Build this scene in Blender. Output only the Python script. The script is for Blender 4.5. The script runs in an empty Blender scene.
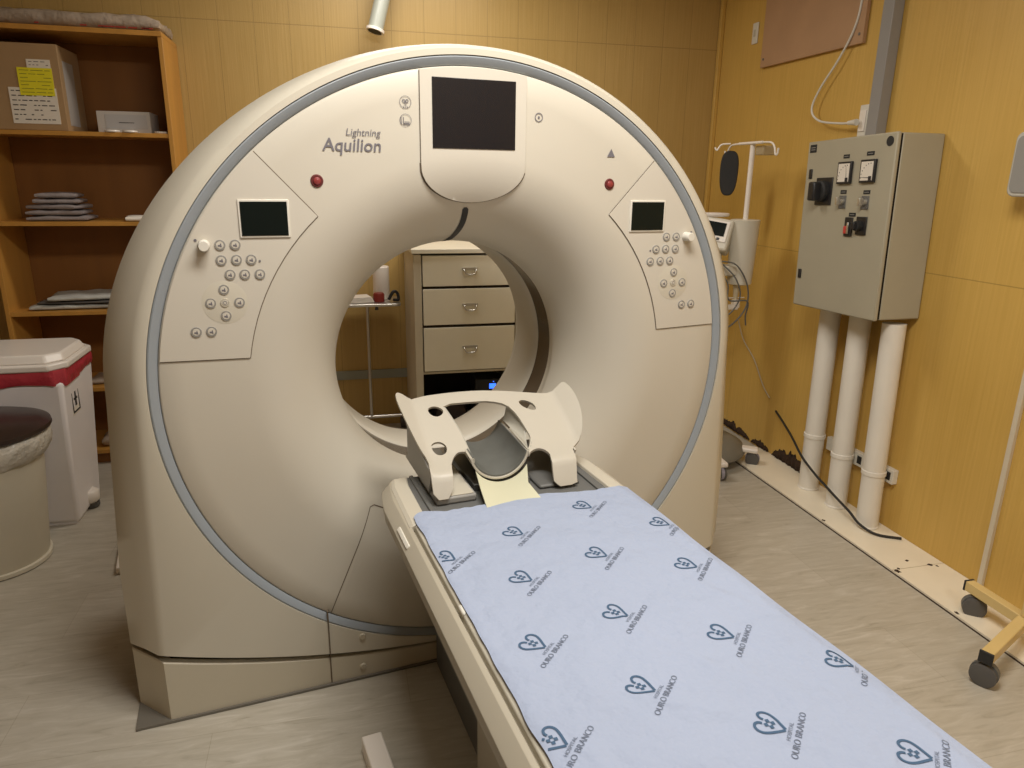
import bpy, bmesh, math, random
from mathutils import Vector, Matrix, noise, geometry
random.seed(4)
PI = math.pi
S = bpy.context.scene
COL = S.collection

# ------------------------------------------------------------------ camera
cam_d = bpy.data.cameras.new('camera'); cam = bpy.data.objects.new('camera', cam_d); COL.objects.link(cam)
FPX = 712.856
cam_d.sensor_width = 36; cam_d.sensor_fit = 'HORIZONTAL'; cam_d.lens = FPX*36/1024
R_ = [[0.9319, -0.08856, 0.35173], [-0.36245, -0.26414, 0.89379], [0.01375, -0.96041, -0.27825]]
m = Matrix.Identity(4)
for i in range(3):
    m[i][0] = R_[i][0]; m[i][1] = -R_[i][1]; m[i][2] = -R_[i][2]
m[0][3], m[1][3], m[2][3] = -0.70143, -2.11696, 1.66178
cam.matrix_world = m
cam_d.clip_start = 0.02
S.camera = cam

# ------------------------------------------------------------------ room frame (yawed against the scanner)
DV = Vector((.1305, .9914, 0)).normalized(); NV = Vector((DV.y, -DV.x, 0))
K = Vector((2.5033, 2.2694, 0))
RZ = -math.atan2(DV.x, DV.y)
def rm(a, d, z=0.0):
    return K + NV*a + DV*d + Vector((0, 0, z))

# ------------------------------------------------------------------ light and exposure
w = bpy.data.worlds.new('world'); S.world = w; w.use_nodes = True
w.node_tree.nodes['Background'].inputs[0].default_value = (1, .93, .82, 1)
w.node_tree.nodes['Background'].inputs[1].default_value = .15
def area(name, loc, sx, sy, power, col, rz=0):
    l = bpy.data.lights.new(name, 'AREA'); l.shape = 'RECTANGLE'; l.size = sx; l.size_y = sy
    l.energy = power; l.color = col
    o = bpy.data.objects.new(name, l); COL.objects.link(o); o.location = loc; o.rotation_euler = (0, 0, rz)
    return o
WARM = (1, .955, .885)
area('ceiling_light_front', (.0, -.95, 3.02), 1.25, .5, 60, WARM, RZ)
area('fill_light_rear', (.7, -3.1, 3.02), 1.25, .5, 27, WARM, RZ)  # unseen fill added behind the camera to lift floor and lower gantry front
area('ceiling_light_back', rm(-2.1, -.85, 3.02), 1.2, .3, 25, WARM, RZ)
S.view_settings.view_transform = 'Standard'; S.view_settings.look = 'None'
S.view_settings.exposure = 0.02; S.view_settings.gamma = 1.0
S.view_settings.use_curve_mapping = False

# ------------------------------------------------------------------ materials
def mat(name, col, rough=.5, metal=0., spec=.5, var=0., vscale=6., bump=0., bscale=40., coat=0., emit=None, trans=0., stretch=None, alpha=1.):
    M = bpy.data.materials.new(name); M.use_nodes = True
    nt = M.node_tree; b = nt.nodes['Principled BSDF']
    b.inputs['Base Color'].default_value = (*col, 1); b.inputs['Roughness'].default_value = rough
    b.inputs['Metallic'].default_value = metal; b.inputs['Specular IOR Level'].default_value = spec
    b.inputs['Coat Weight'].default_value = coat
    if trans: b.inputs['Transmission Weight'].default_value = trans
    if alpha < 1: b.inputs['Alpha'].default_value = alpha
    if emit:
        b.inputs['Emission Color'].default_value = (*emit[:3], 1); b.inputs['Emission Strength'].default_value = emit[3]
    if var or bump:
        tc = nt.nodes.new('ShaderNodeTexCoord'); mp = nt.nodes.new('ShaderNodeMapping')
        nt.links.new(tc.outputs['Object'], mp.inputs['Vector'])
        if stretch: mp.inputs['Scale'].default_value = stretch
    if var:
        n = nt.nodes.new('ShaderNodeTexNoise'); n.inputs['Scale'].default_value = vscale; n.inputs['Detail'].default_value = 5
        nt.links.new(mp.outputs[0], n.inputs['Vector'])
        r = nt.nodes.new('ShaderNodeValToRGB')
        r.color_ramp.elements[0].position = .3; r.color_ramp.elements[1].position = .7
        r.color_ramp.elements[0].color = (*[c*(1-var) for c in col], 1)
        r.color_ramp.elements[1].color = (*[min(1, c*(1+var*.6)) for c in col], 1)
        nt.links.new(n.outputs['Fac'], r.inputs[0]); nt.links.new(r.outputs[0], b.inputs['Base Color'])
    if bump:
        n = nt.nodes.new('ShaderNodeTexNoise'); n.inputs['Scale'].default_value = bscale; n.inputs['Detail'].default_value = 4
        nt.links.new(mp.outputs[0], n.inputs['Vector'])
        bp = nt.nodes.new('ShaderNodeBump'); bp.inputs['Strength'].default_value = bump; bp.inputs['Distance'].default_value = .02
        nt.links.new(n.outputs['Fac'], bp.inputs['Height']); nt.links.new(bp.outputs[0], b.inputs['Normal'])
    return M

def node_math(nt, op, a, b=None, c=None):
    n = nt.nodes.new('ShaderNodeMath'); n.operation = op
    for i, v in enumerate((a, b, c)):
        if v is None: continue
        if isinstance(v, (int, float)): n.inputs[i].default_value = v
        else: nt.links.new(v, n.inputs[i])
    return n.outputs[0]

def wall_mat(name, axis, hseams, period, offset, lo, hi, top=None):
    """printed wood panelling: vertical grain, thin grooves between boards, horizontal joints"""
    M = bpy.data.materials.new(name); M.use_nodes = True; nt = M.node_tree; b = nt.nodes['Principled BSDF']
    b.inputs['Roughness'].default_value = .42; b.inputs['Specular IOR Level'].default_value = .35
    tc = nt.nodes.new('ShaderNodeTexCoord'); sep = nt.nodes.new('ShaderNodeSeparateXYZ')
    nt.links.new(tc.outputs['Object'], sep.inputs[0])
    h = sep.outputs[axis]; z = sep.outputs[2]
    mp = nt.nodes.new('ShaderNodeMapping'); nt.links.new(tc.outputs['Object'], mp.inputs[0])
    mp.inputs['Scale'].default_value = (40, 40, .9)
    n = nt.nodes.new('ShaderNodeTexNoise'); n.inputs['Scale'].default_value = 2.2; n.inputs['Detail'].default_value = 6; n.inputs['Distortion'].default_value = .4
    nt.links.new(mp.outputs[0], n.inputs['Vector'])
    n2 = nt.nodes.new('ShaderNodeTexNoise'); n2.inputs['Scale'].default_value = .9; n2.inputs['Detail'].default_value = 2
    nt.links.new(tc.outputs['Object'], n2.inputs['Vector'])
    f = node_math(nt, 'ADD', node_math(nt, 'MULTIPLY', n.outputs['Fac'], .42), node_math(nt, 'MULTIPLY', n2.outputs['Fac'], .58))
    r = nt.nodes.new('ShaderNodeValToRGB'); r.color_ramp.elements[0].position = .32; r.color_ramp.elements[1].position = .68
    r.color_ramp.elements[0].color = (*lo, 1); r.color_ramp.elements[1].color = (*hi, 1)
    nt.links.new(f, r.inputs[0])
    # vertical joints
    u = node_math(nt, 'FRACT', node_math(nt, 'DIVIDE', node_math(nt, 'ADD', h, offset), period))
    du = node_math(nt, 'MULTIPLY', node_math(nt, 'ABSOLUTE', node_math(nt, 'SUBTRACT', u, .5)), period)
    seam = node_math(nt, 'LESS_THAN', du, .0016)
    for zz in hseams:
        s2 = node_math(nt, 'LESS_THAN', node_math(nt, 'ABSOLUTE', node_math(nt, 'SUBTRACT', z, zz)), .0024)
        seam = node_math(nt, 'MAXIMUM', seam, s2)
    mx = nt.nodes.new('ShaderNodeMix'); mx.data_type = 'RGBA'
    nt.links.new(node_math(nt, 'MULTIPLY', seam, .38), mx.inputs[0]); nt.links.new(r.outputs[0], mx.inputs[6])
    mx.inputs[7].default_value = (lo[0]*.3, lo[1]*.3, lo[2]*.3, 1)
    nt.links.new(mx.outputs[2], b.inputs['Base Color'])
    bp = nt.nodes.new('ShaderNodeBump'); bp.inputs['Strength'].default_value = .25; bp.inputs['Distance'].default_value = .004
    nt.links.new(node_math(nt, 'SUBTRACT', n.outputs['Fac'], seam), bp.inputs['Height']); nt.links.new(bp.outputs[0], b.inputs['Normal'])
    return M

def floor_mat():
    M = bpy.data.materials.new('vinyl_floor'); M.use_nodes = True; nt = M.node_tree; b = nt.nodes['Principled BSDF']
    b.inputs['Roughness'].default_value = .38; b.inputs['Specular IOR Level'].default_value = .45
    tc = nt.nodes.new('ShaderNodeTexCoord'); mp = nt.nodes.new('ShaderNodeMapping'); nt.links.new(tc.outputs['Object'], mp.inputs[0])
    mp.inputs['Scale'].default_value = (2.6, 15, 1)
    n = nt.nodes.new('ShaderNodeTexNoise'); n.inputs['Scale'].default_value = 2.0; n.inputs['Detail'].default_value = 8; n.inputs['Roughness'].default_value = .65; n.inputs['Distortion'].default_value = 1.2
    nt.links.new(mp.outputs[0], n.inputs['Vector'])
    r = nt.nodes.new('ShaderNodeValToRGB'); e = r.color_ramp.elements
    e[0].position = .22; e[0].color = (.33, .295, .235, 1); e[1].position = .75; e[1].color = (.60, .56, .49, 1)
    m1 = r.color_ramp.elements.new(.40); m1.color = (.46, .42, .345, 1)
    m2 = r.color_ramp.elements.new(.55); m2.color = (.505, .465, .39, 1)
    nt.links.new(n.outputs['Fac'], r.inputs[0])
    br = nt.nodes.new('ShaderNodeTexBrick'); nt.links.new(tc.outputs['Object'], br.inputs['Vector'])
    br.inputs['Scale'].default_value = 1; br.inputs['Brick Width'].default_value = 1.22; br.inputs['Row Height'].default_value = .31
    br.inputs['Mortar Size'].default_value = .0012; br.inputs['Color1'].default_value = (1, 1, 1, 1); br.inputs['Color2'].default_value = (.94, .94, .93, 1)
    br.inputs['Mortar'].default_value = (.80, .78, .74, 1)
    mx = nt.nodes.new('ShaderNodeMix'); mx.data_type = 'RGBA'; mx.blend_type = 'MULTIPLY'; mx.inputs[0].default_value = 1
    nt.links.new(r.outputs[0], mx.inputs[6]); nt.links.new(br.outputs['Color'], mx.inputs[7])
    nt.links.new(mx.outputs[2], b.inputs['Base Color'])
    return M

CREAM = mat('cream_plastic', (.60, .56, .475), .36, var=.03, vscale=2, spec=.4)
CREAM2 = mat('cream_plastic_panel', (.61, .57, .49), .5, spec=.4)
SHELL = mat('shell_plastic', (.60, .56, .465), .42, spec=.35)
BASEC = mat('base_plastic', (.56, .51, .40), .45, spec=.35)
RINGM = mat('blue_grey_trim', (.30, .33, .36), .45, spec=.4)
DARK = mat('dark_gap', (.015, .012, .01), .8, spec=.1)
SEAM = mat('panel_seam', (.16, .125, .09), .8, spec=.1)
GLASS = mat('dark_screen_glass', (.012, .012, .015), .16, spec=.5)
SMGL = mat('small_screen_glass', (.006, .010, .009), .15, spec=.2)
WHITEP = mat('white_plastic', (.74, .71, .63), .4)
GREYT = mat('grey_print', (.16, .15, .17), .6)
REDB = mat('red_indicator', (.26, .04, .04), .35, coat=.3)
REDD = mat('dark_red_ring', (.12, .02, .02), .4)
BLACK = mat('black_plastic', (.018, .018, .02), .4)
BLACKM = mat('matt_black', (.02, .02, .02), .7)
CHROME = mat('brushed_metal', (.62, .60, .56), .28, metal=.9)
DKGREY = mat('dark_grey_plastic', (.13, .13, .125), .5)
MIDG = mat('grey_plastic', (.30, .29, .27), .5)
BEDF = mat('bed_frame_plastic', (.42, .38, .30), .42, spec=.4)
BEDTOP = mat('bed_top_plastic', (.55, .51, .42), .4)
HOLD = mat('holder_plastic', (.52, .485, .41), .38, spec=.4)
RAMP = mat('holder_yellowed_plastic', (.62, .61, .45), .4)
PADG = mat('grey_foam_pad', (.13, .135, .125), .6, var=.15, vscale=14)
SCANW = mat('scan_window_film', (.10, .085, .07), .18, spec=.6, var=.3, vscale=3)
CABM = mat('grey_enamel', (.42, .385, .29), .45, spec=.35, var=.03)
PIPEM = mat('white_pvc', (.82, .78, .70), .38, var=.04, vscale=5)
STRIPM = mat('cream_duct_cover', (.88, .80, .64), .35, var=.06, vscale=4)
DUCTM = mat('grey_trunking', (.30, .29, .28), .5)
DUCTS = mat('dark_grey_trunking_side', (.15, .145, .14), .5)
BOARDM = mat('brown_board', (.47, .285, .16), .55, var=.06)
CABLEW = mat('white_cable', (.72, .70, .64), .5)
CABLEB = mat('black_cable', (.02, .018, .016), .5)
YFRAME = mat('yellow_painted_steel', (.70, .52, .22), .4, var=.05)
WHEEL = mat('grey_rubber_wheel', (.10, .095, .09), .55)
LAVEN = mat('lavender_grey_plastic', (.36, .34, .42), .5)
SHELFW = mat('orange_laminate', (.55, .27, .055), .42, var=.12, vscale=3, stretch=(4, 4, .4))
SHELFB = mat('orange_laminate_shaded', (.25, .10, .02), .5, var=.1, vscale=3, stretch=(4, 4, .4))  # darker copy of the laminate, shade inside the bookcase put into its colour
CARD = mat('cardboard', (.40, .255, .125), .8, var=.08, vscale=5, bump=.05)
YEL = mat('yellow_label', (.80, .72, .02), .6)
PAPER = mat('white_label', (.78, .72, .63), .7)
INK = mat('black_ink', (.03, .025, .025), .7)
CLOTHG = mat('grey_cloth', (.30, .26, .255), .9, bump=.4, bscale=30, var=.15)
CLOTHW = mat('pale_cloth', (.50, .50, .46), .9, bump=.4, bscale=30, var=.2)
CLOTHD = mat('dark_stripe_cloth', (.10, .09, .08), .9)
BAGW = mat('clear_bag', (.44, .36, .29), .3, bump=.8, bscale=18, var=.2)
BAGL = mat('white_bin_liner', (.66, .62, .54), .3, bump=.9, bscale=22, var=.15)
REDBAG = mat('red_bin_liner', (.52, .05, .07), .3, bump=.7, bscale=16, var=.15)
BINW = mat('white_bin_plastic', (.88, .84, .84), .35, var=.03)
BINC = mat('cream_bin_plastic', (.66, .61, .49), .42, var=.03)
LIDD = mat('dark_brown_lid', (.035, .022, .018), .3, spec=.5)
LIDW = mat('white_lid_plastic', (.86, .80, .73), .3)
DRAW = mat('cream_painted_wood', (.88, .84, .70), .45, var=.03)
DRAWD = mat('cream_wood_frame', (.66, .60, .47), .5, var=.05)
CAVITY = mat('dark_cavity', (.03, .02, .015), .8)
LEDB = mat('blue_display', (.02, .05, .3), .4, emit=(.03, .13, 1.0, 2.6))
BANDG = mat('grey_wall_band', (.30, .31, .26), .5)
SHEETM = mat('pale_blue_sheet', (.355, .41, .545), .85, spec=.15, bump=1., bscale=10, var=.03, vscale=3)
SHEETI = mat('sheet_blue_print', (.07, .12, .20), .85, spec=.1)
SHEETI2 = mat('sheet_grey_print', (.17, .20, .27), .85, spec=.1)
DOMEG = mat('olive_grey_plastic', (.20, .185, .15), .5)
PUMPW = mat('pump_plastic', (.66, .62, .52), .4)
CRUMB = mat('crumbled_board', (.05, .025, .012), .9, bump=1, bscale=60)
PLATEG = mat('grey_floor_plate', (.16, .145, .12), .5)
CEIL = mat('ceiling_paint', (.75, .72, .66), .8)
TUBEM = mat('grey_green_tube', (.42, .44, .38), .35)
WALLR = wall_mat('yellow_panel_right', 1, [1.272], 2.10, 1.59, (.55, .34, .075), (.68, .44, .12))
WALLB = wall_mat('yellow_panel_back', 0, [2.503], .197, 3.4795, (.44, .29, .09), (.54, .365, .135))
WALLO = mat('brown_panel_other', (.30, .20, .10), .6)
FLOORM = floor_mat()

# ------------------------------------------------------------------ mesh builder
class MB:
    def __init__(s): s.v = []; s.f = []; s.m = []; s.mi = 0
    def add(s, vs, fs):
        o = len(s.v); s.v += [tuple(v) for v in vs]
        for f in fs: s.f.append(tuple(i+o for i in f)); s.m.append(s.mi)
        return s
    def box(s, x0, x1, y0, y1, z0, z1, M=None):
        vs = [Vector((x, y, z)) for z in (z0, z1) for y in (y0, y1) for x in (x0, x1)]
        if M: vs = [M @ v for v in vs]
        return s.add(vs, [(0, 2, 3, 1), (4, 5, 7, 6), (0, 1, 5, 4), (2, 6, 7, 3), (0, 4, 6, 2), (1, 3, 7, 5)])
    def tube(s, pts, r, n=12, cap=True):
        pts = [Vector(p) for p in pts]; rs = r if isinstance(r, (list, tuple)) else [r]*len(pts)
        t0 = (pts[1]-pts[0]).normalized(); up = Vector((0, 0, 1)) if abs(t0.z) < .9 else Vector((1, 0, 0))
        a = t0.cross(up).normalized(); vs = []
        for i, p in enumerate(pts):
            t = (pts[min(i+1, len(pts)-1)]-pts[max(i-1, 0)]).normalized()
            a = (a - t*a.dot(t)).normalized(); b = t.cross(a)
            for k in range(n):
                th = 2*PI*k/n; vs.append(p+(a*math.cos(th)+b*math.sin(th))*rs[i])
        fs = []
        for i in range(len(pts)-1):
            for k in range(n):
                k2 = (k+1) % n; fs.append((i*n+k, i*n+k2, (i+1)*n+k2, (i+1)*n+k))
        if cap: fs.append(tuple(range(n))[::-1]); fs.append(tuple((len(pts)-1)*n+k for k in range(n)))
        return s.add(vs, fs)
    def lathe(s, prof, n=32, c=(0, 0, 0), axis='z', sx=1, sy=1):
        vs = []
        for r, h in prof:
            for k in range(n):
                th = 2*PI*k/n; x, y = r*math.cos(th)*sx, r*math.sin(th)*sy
                if axis == 'z': p = (x, y, h)
                elif axis == 'y': p = (x, h, -y)
                else: p = (h, x, y)
                vs.append((p[0]+c[0], p[1]+c[1], p[2]+c[2]))
        fs = []
        for i in range(len(prof)-1):
            for k in range(n):
                k2 = (k+1) % n; fs.append((i*n+k, i*n+k2, (i+1)*n+k2, (i+1)*n+k))
        if prof[0][0] > 1e-6: fs.append(tuple(range(n))[::-1])
        if prof[-1][0] > 1e-6: fs.append(tuple((len(prof)-1)*n+k for k in range(n)))
        return s.add(vs, fs)
    def prism(s, poly, fn0, fn1):
        """closed solid between two mappings of a simple 2D polygon"""
        n = len(poly); vs = [fn0(*p) for p in poly]+[fn1(*p) for p in poly]
        fs = [tuple(range(n)), tuple(range(2*n-1, n-1, -1))]
        for i in range(n):
            j = (i+1) % n; fs.append((i, i+n, j+n, j))
        return s.add(vs, fs)
    def grid(s, fn, nu, nv, closed=False):
        vs = [fn(i/nu, j/nv) for j in range(nv+1) for i in range(nu+1)]
        fs = [(j*(nu+1)+i, j*(nu+1)+i+1, (j+1)*(nu+1)+i+1, (j+1)*(nu+1)+i) for j in range(nv) for i in range(nu)]
        return s.add(vs, fs)
    def build(s, name, mats, parent=None, bevel=0., smooth=35, weld=True, recalc=True, seg=2, subsurf=0):
        me = bpy.data.meshes.new(name); me.from_pydata(s.v, [], s.f)
        mats = mats if isinstance(mats, (list, tuple)) else [mats]
        for x in mats: me.materials.append(x)
        for p, k in zip(me.polygons, s.m): p.material_index = k
        bm = bmesh.new(); bm.from_mesh(me)
        if weld: bmesh.ops.remove_doubles(bm, verts=bm.verts, dist=1e-5)
        if recalc: bmesh.ops.recalc_face_normals(bm, faces=bm.faces)
        bm.to_mesh(me); bm.free()
        me.polygons.foreach_set('use_smooth', [True]*len(me.polygons))
        if smooth: me.set_sharp_from_angle(angle=math.radians(smooth))
        o = bpy.data.objects.new(name, me); COL.objects.link(o)
        if parent: o.parent = parent
        if bevel:
            b = o.modifiers.new('bevel', 'BEVEL'); b.width = bevel; b.segments = seg; b.limit_method = 'ANGLE'; b.angle_limit = math.radians(35); b.harden_normals = False
        if subsurf:
            b = o.modifiers.new('sub', 'SUBSURF'); b.levels = subsurf; b.render_levels = subsurf
        return o

def thing(name, label, cat, loc=(0, 0, 0), rz=0., group=None):
    o = bpy.data.objects.new(name, None); COL.objects.link(o); o.location = loc; o.rotation_euler = (0, 0, rz)
    o.empty_display_size = .05
    o['label'] = label; o['category'] = cat
    if group: o['group'] = group
    return o
def tag(o, label, cat, group=None, kind=None):
    o['label'] = label; o['category'] = cat
    if group: o['group'] = group
    if kind: o['kind'] = kind
    return o
def struct(o): o['kind'] = 'structure'; return o
def place(o, loc, rz=RZ): o.location = loc; o.rotation_euler = (0, 0, rz); return o

def smooth_path(pts, n=8):
    """Catmull-Rom through the points"""
    P = [Vector(p) for p in pts]; P = [P[0]*2-P[1]]+P+[P[-1]*2-P[-2]]; out = []
    for i in range(1, len(P)-2):
        for k in range(n):
            t = k/n; a, b, c, d = P[i-1], P[i], P[i+1], P[i+2]
            out.append(.5*((2*b)+(c-a)*t+(2*a-5*b+4*c-d)*t*t+(3*b-a-3*c+d)*t**3))
    out.append(P[-2]); return out

def inpoly(x, y, poly):
    c = False; n = len(poly); j = n-1
    for i in range(n):
        xi, yi = poly[i]; xj, yj = poly[j]
        if (yi > y) != (yj > y) and x < (xj-xi)*(y-yi)/(yj-yi)+xi: c = not c
        j = i
    return c
def resample(poly, sp, closed=True):
    out = []; n = len(poly)
    for i in range(n if closed else n-1):
        a = Vector(poly[i]); b = Vector(poly[(i+1) % n]); k = max(1, int((b-a).length/sp))
        for j in range(k): out.append(tuple(a+(b-a)*j/k))
    if not closed: out.append(tuple(poly[-1]))
    return out
def sheet_solid(mb, outline, holes, sp, top, bot):
    """plate with holes: triangulated in 2D with inner points, mapped by top()/bot() into space"""
    loops = [resample(outline, sp)]+[resample(h, sp*.6) for h in holes]
    vs = []; es = []
    for L in loops:
        o = len(vs); vs += [Vector(p) for p in L]; es += [(o+i, o+(i+1) % len(L)) for i in range(len(L))]
    xs = [p[0] for p in loops[0]]; ys = [p[1] for p in loops[0]]
    x = min(xs)+sp*.5
    while x < max(xs):
        y = min(ys)+sp*.5
        while y < max(ys):
            if inpoly(x, y, loops[0]) and not any(inpoly(x, y, h) for h in loops[1:]):
                vs.append(Vector((x, y)))
            y += sp
        x += sp
    r = geometry.delaunay_2d_cdt(vs, es, [], 0, 1e-6)
    V, F = r[0], r[2]; keep = []
    for f in F:
        cx = sum(V[i].x for i in f)/len(f); cy = sum(V[i].y for i in f)/len(f)
        if inpoly(cx, cy, loops[0]) and not any(inpoly(cx, cy, h) for h in loops[1:]): keep.append(tuple(f))
    n = len(V); ec = {}
    for f in keep:
        for i in range(len(f)):
            e = (f[i], f[(i+1) % len(f)]); ec[e] = 1
    fs = list(keep)+[tuple(i+n for i in f[::-1]) for f in keep]
    for (a, b) in ec:
        if (b, a) not in ec: fs.append((b, a, a+n, b+n))
    mb.add([top(v.x, v.y) for v in V]+[bot(v.x, v.y) for v in V], fs)
    return mb

DG = None
def text2d(body, size=1., bold=0., shear=0., width=None):
    """list of 2D verts and faces of a string, left at x=0, base at y=0"""
    cu = bpy.data.curves.new('t', 'FONT'); cu.body = body; cu.size = size; cu.offset = bold; cu.resolution_u = 3
    o = bpy.data.objects.new('t', cu); COL.objects.link(o); bpy.context.view_layer.update()
    dg = bpy.context.evaluated_depsgraph_get(); me = o.evaluated_get(dg).to_mesh()
    vs = [(v.co.x+shear*v.co.y, v.co.y) for v in me.vertices]; fs = [tuple(p.vertices) for p in me.polygons]
    o.evaluated_get(dg).to_mesh_clear()
    bpy.data.objects.remove(o); bpy.data.curves.remove(cu)
    x0 = min(v[0] for v in vs); W = max(v[0] for v in vs)-x0
    k = (width/W) if width else 1.
    return [((x-x0)*k, y*k) for x, y in vs], fs, W*k
def stroke2d(pts, w, closed=False):
    vs = []; fs = []; n = len(pts)
    for i in range(n):
        if closed: a, b = pts[(i-1) % n], pts[(i+1) % n]
        else: a, b = pts[max(i-1, 0)], pts[min(i+1, n-1)]
        dx, dy = b[0]-a[0], b[1]-a[1]; L = math.hypot(dx, dy) or 1; nx, ny = -dy/L*w/2, dx/L*w/2
        vs += [(pts[i][0]+nx, pts[i][1]+ny), (pts[i][0]-nx, pts[i][1]-ny)]
    for i in range(n if closed else n-1):
        j = (i+1) % n; fs.append((2*i, 2*i+1, 2*j+1, 2*j))
    return vs, fs
def circ(cx, cy, r, n=20): return [(cx+r*math.cos(2*PI*k/n), cy+r*math.sin(2*PI*k/n)) for k in range(n)]

# ================================================================== SETTING
AW, DW, HC = -5.4, -6.2, 3.05
def roombox(name, x0, x1, y0, y1, z0, z1, M, bevel=0):
    return struct(place(MB().box(x0, x1, y0, y1, z0, z1).build(name, M, bevel=bevel), K))
roombox('floor', AW-.1, .1, DW-.1, .1, -.1, 0, FLOORM)
roombox('ceiling', AW-.1, .1, DW-.1, .1, HC, HC+.1, CEIL)
roombox('wall_right', 0, .1, DW-.1, .1, 0, HC, WALLR)
roombox('wall_back', AW-.1, 0, 0, .1, 0, HC, WALLB)
roombox('wall_left', AW-.1, AW, DW-.1, 0, 0, HC, WALLO)
roombox('wall_front', AW, 0, DW-.1, DW, 0, HC, WALLO)
roombox('trim_1', -.030, -.001, -.030, -.001, .03, HC-.002, WALLR, .004)             # corner moulding
roombox('trim_2', -.016, 0, -2.655, -2.632, .005, HC-.01, mat('pale_joint_strip', (.66, .58, .44), .5), .002)
roombox('trim_3', -3.38, -.03, -.012, 0, .335, .395, BANDG)                              # grey band on the back wall
# raised back boards above the joint
# duct cover strip on the floor along the right wall
def strip():
    mb = MB()
    for y0, y1 in ((-4.6, -2.447), (-2.443, -.98)):
        mb.box(-.275, -.002, y0, y1, .0, .012)
    random.seed(11)
    mb.mi = 1; mb.box(-.280, -.2752, -4.6, -.98, .0, .0035)
    for a, d, r_ in [(-.262, -2.46, .014), (-.240, -2.44, .008), (-.15, -2.39, .008), (-.075, -2.445, .012), (-.05, -2.46, .007), (-.262, -2.78, .010), (-.266, -1.96, .009), (-.25, -3.2, .012), (-.12, -1.62, .006)]:
        n = 9; q = [(a+r_*random.uniform(.5, 1.1)*math.cos(2*PI*k/n), d+r_*random.uniform(.5, 1.1)*math.sin(2*PI*k/n)*1.3) for k in range(n)]
        mb.prism(q, lambda x, y: (x, y, .0121), lambda x, y: (x, y, .0128))
    o = place(mb.build('trim_4', [STRIPM, CRUMB], smooth=20), K); struct(o); return o
strip()

# ================================================================== SCANNER GANTRY
ZC = 1.047; R0 = .405; RF = .68; YL = .28
def yf(R):
    if R >= RF: return 0.
    t = min(1., (RF-R)/(RF-R0)); return YL*(1-math.sqrt(max(0, 1-t*t)))
def onf(x, z, off=0.):
    """point on the front cover, lifted along its normal"""
    R = math.hypot(x, z-ZC); y = yf(R)
    if R >= RF: return (x, -off, z)
    t = min(.999, (RF-R)/(RF-R0)); s = math.sqrt(1-t*t)
    nr, ny = -t, -s
    u = ((x)/R, (z-ZC)/R)
    return (x+u[0]*nr*off, y+ny*off, z+u[1]*nr*off)
G = thing('scanner_gantry', 'big cream ring-shaped CT scanner gantry with blue-grey trim and central bore', 'scanner')

NS = 192
def rev(prof, n=NS, flip=False):
    mb = MB(); vs = []
    for r, y in prof:
        for k in range(n):
            th = 2*PI*k/n; vs.append((r*math.cos(th), y, ZC+r*math.sin(th)))
    fs = []
    for i in range(len(prof)-1):
        for k in range(n):
            k2 = (k+1) % n; fs.append((i*n+k, i*n+k2, (i+1)*n+k2, (i+1)*n+k))
    mb.add(vs, fs); return mb
prof = [(.412, .30), (.406, .29), (R0, YL)]
for i in range(1, 25):
    a = PI/2*i/24; prof.append((RF-(RF-R0)*math.cos(a), YL*(1-math.sin(a))))
prof += [(.75, 0), (.85, 0), (.915, 0), (.920, .003), (.9215, .012)]
rev(prof).build('front_cover', CREAM, G, smooth=50)
rev([(.9215, .014), (.922, .004), (.926, -.001), (.944, -.008), (.948, -.006), (.9495, .004)]).build('trim_ring', RINGM, G, smooth=40)

# outer shell
def gapz(x): return .085+.155*(abs(x)/.98)**2
CORN = .992
def Fout(th):
    c, s = math.cos(th), math.sin(th)
    if s >= 0: return (.966*c, ZC+.966*s)
    # side line: |x| = .966+.034*(ZC-z)/ZC
    r = .966
    for _ in range(30):
        z = ZC+r*s; r = (.966+.034*(ZC-z)/ZC)/max(abs(c), 1e-6)
    z = ZC+r*s
    if z > gapz(r*c) and abs(c) > 1e-3: return (r*c, z)
    lo, hi = .9, 1.6
    for _ in range(40):
        mid = (lo+hi)/2
        if ZC+mid*s > gapz(mid*c): lo = mid
        else: hi = mid
    return (lo*c, ZC+lo*s)
def Oout(th):
    """outline of the flank behind the chamfer, for angles above the lower corners"""
    x, z = Fout(th); s = math.sin(th); c = math.cos(th)
    if s >= 0:
        r = .990+.080*abs(c)**3; return (r*c, ZC+r*s)
    xo = 1.070+.035*min(1, (ZC-z)/.55)
    return (math.copysign(xo, c), z)
corner = math.atan2(gapz(CORN)-ZC, CORN)          # about -39 degrees
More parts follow.
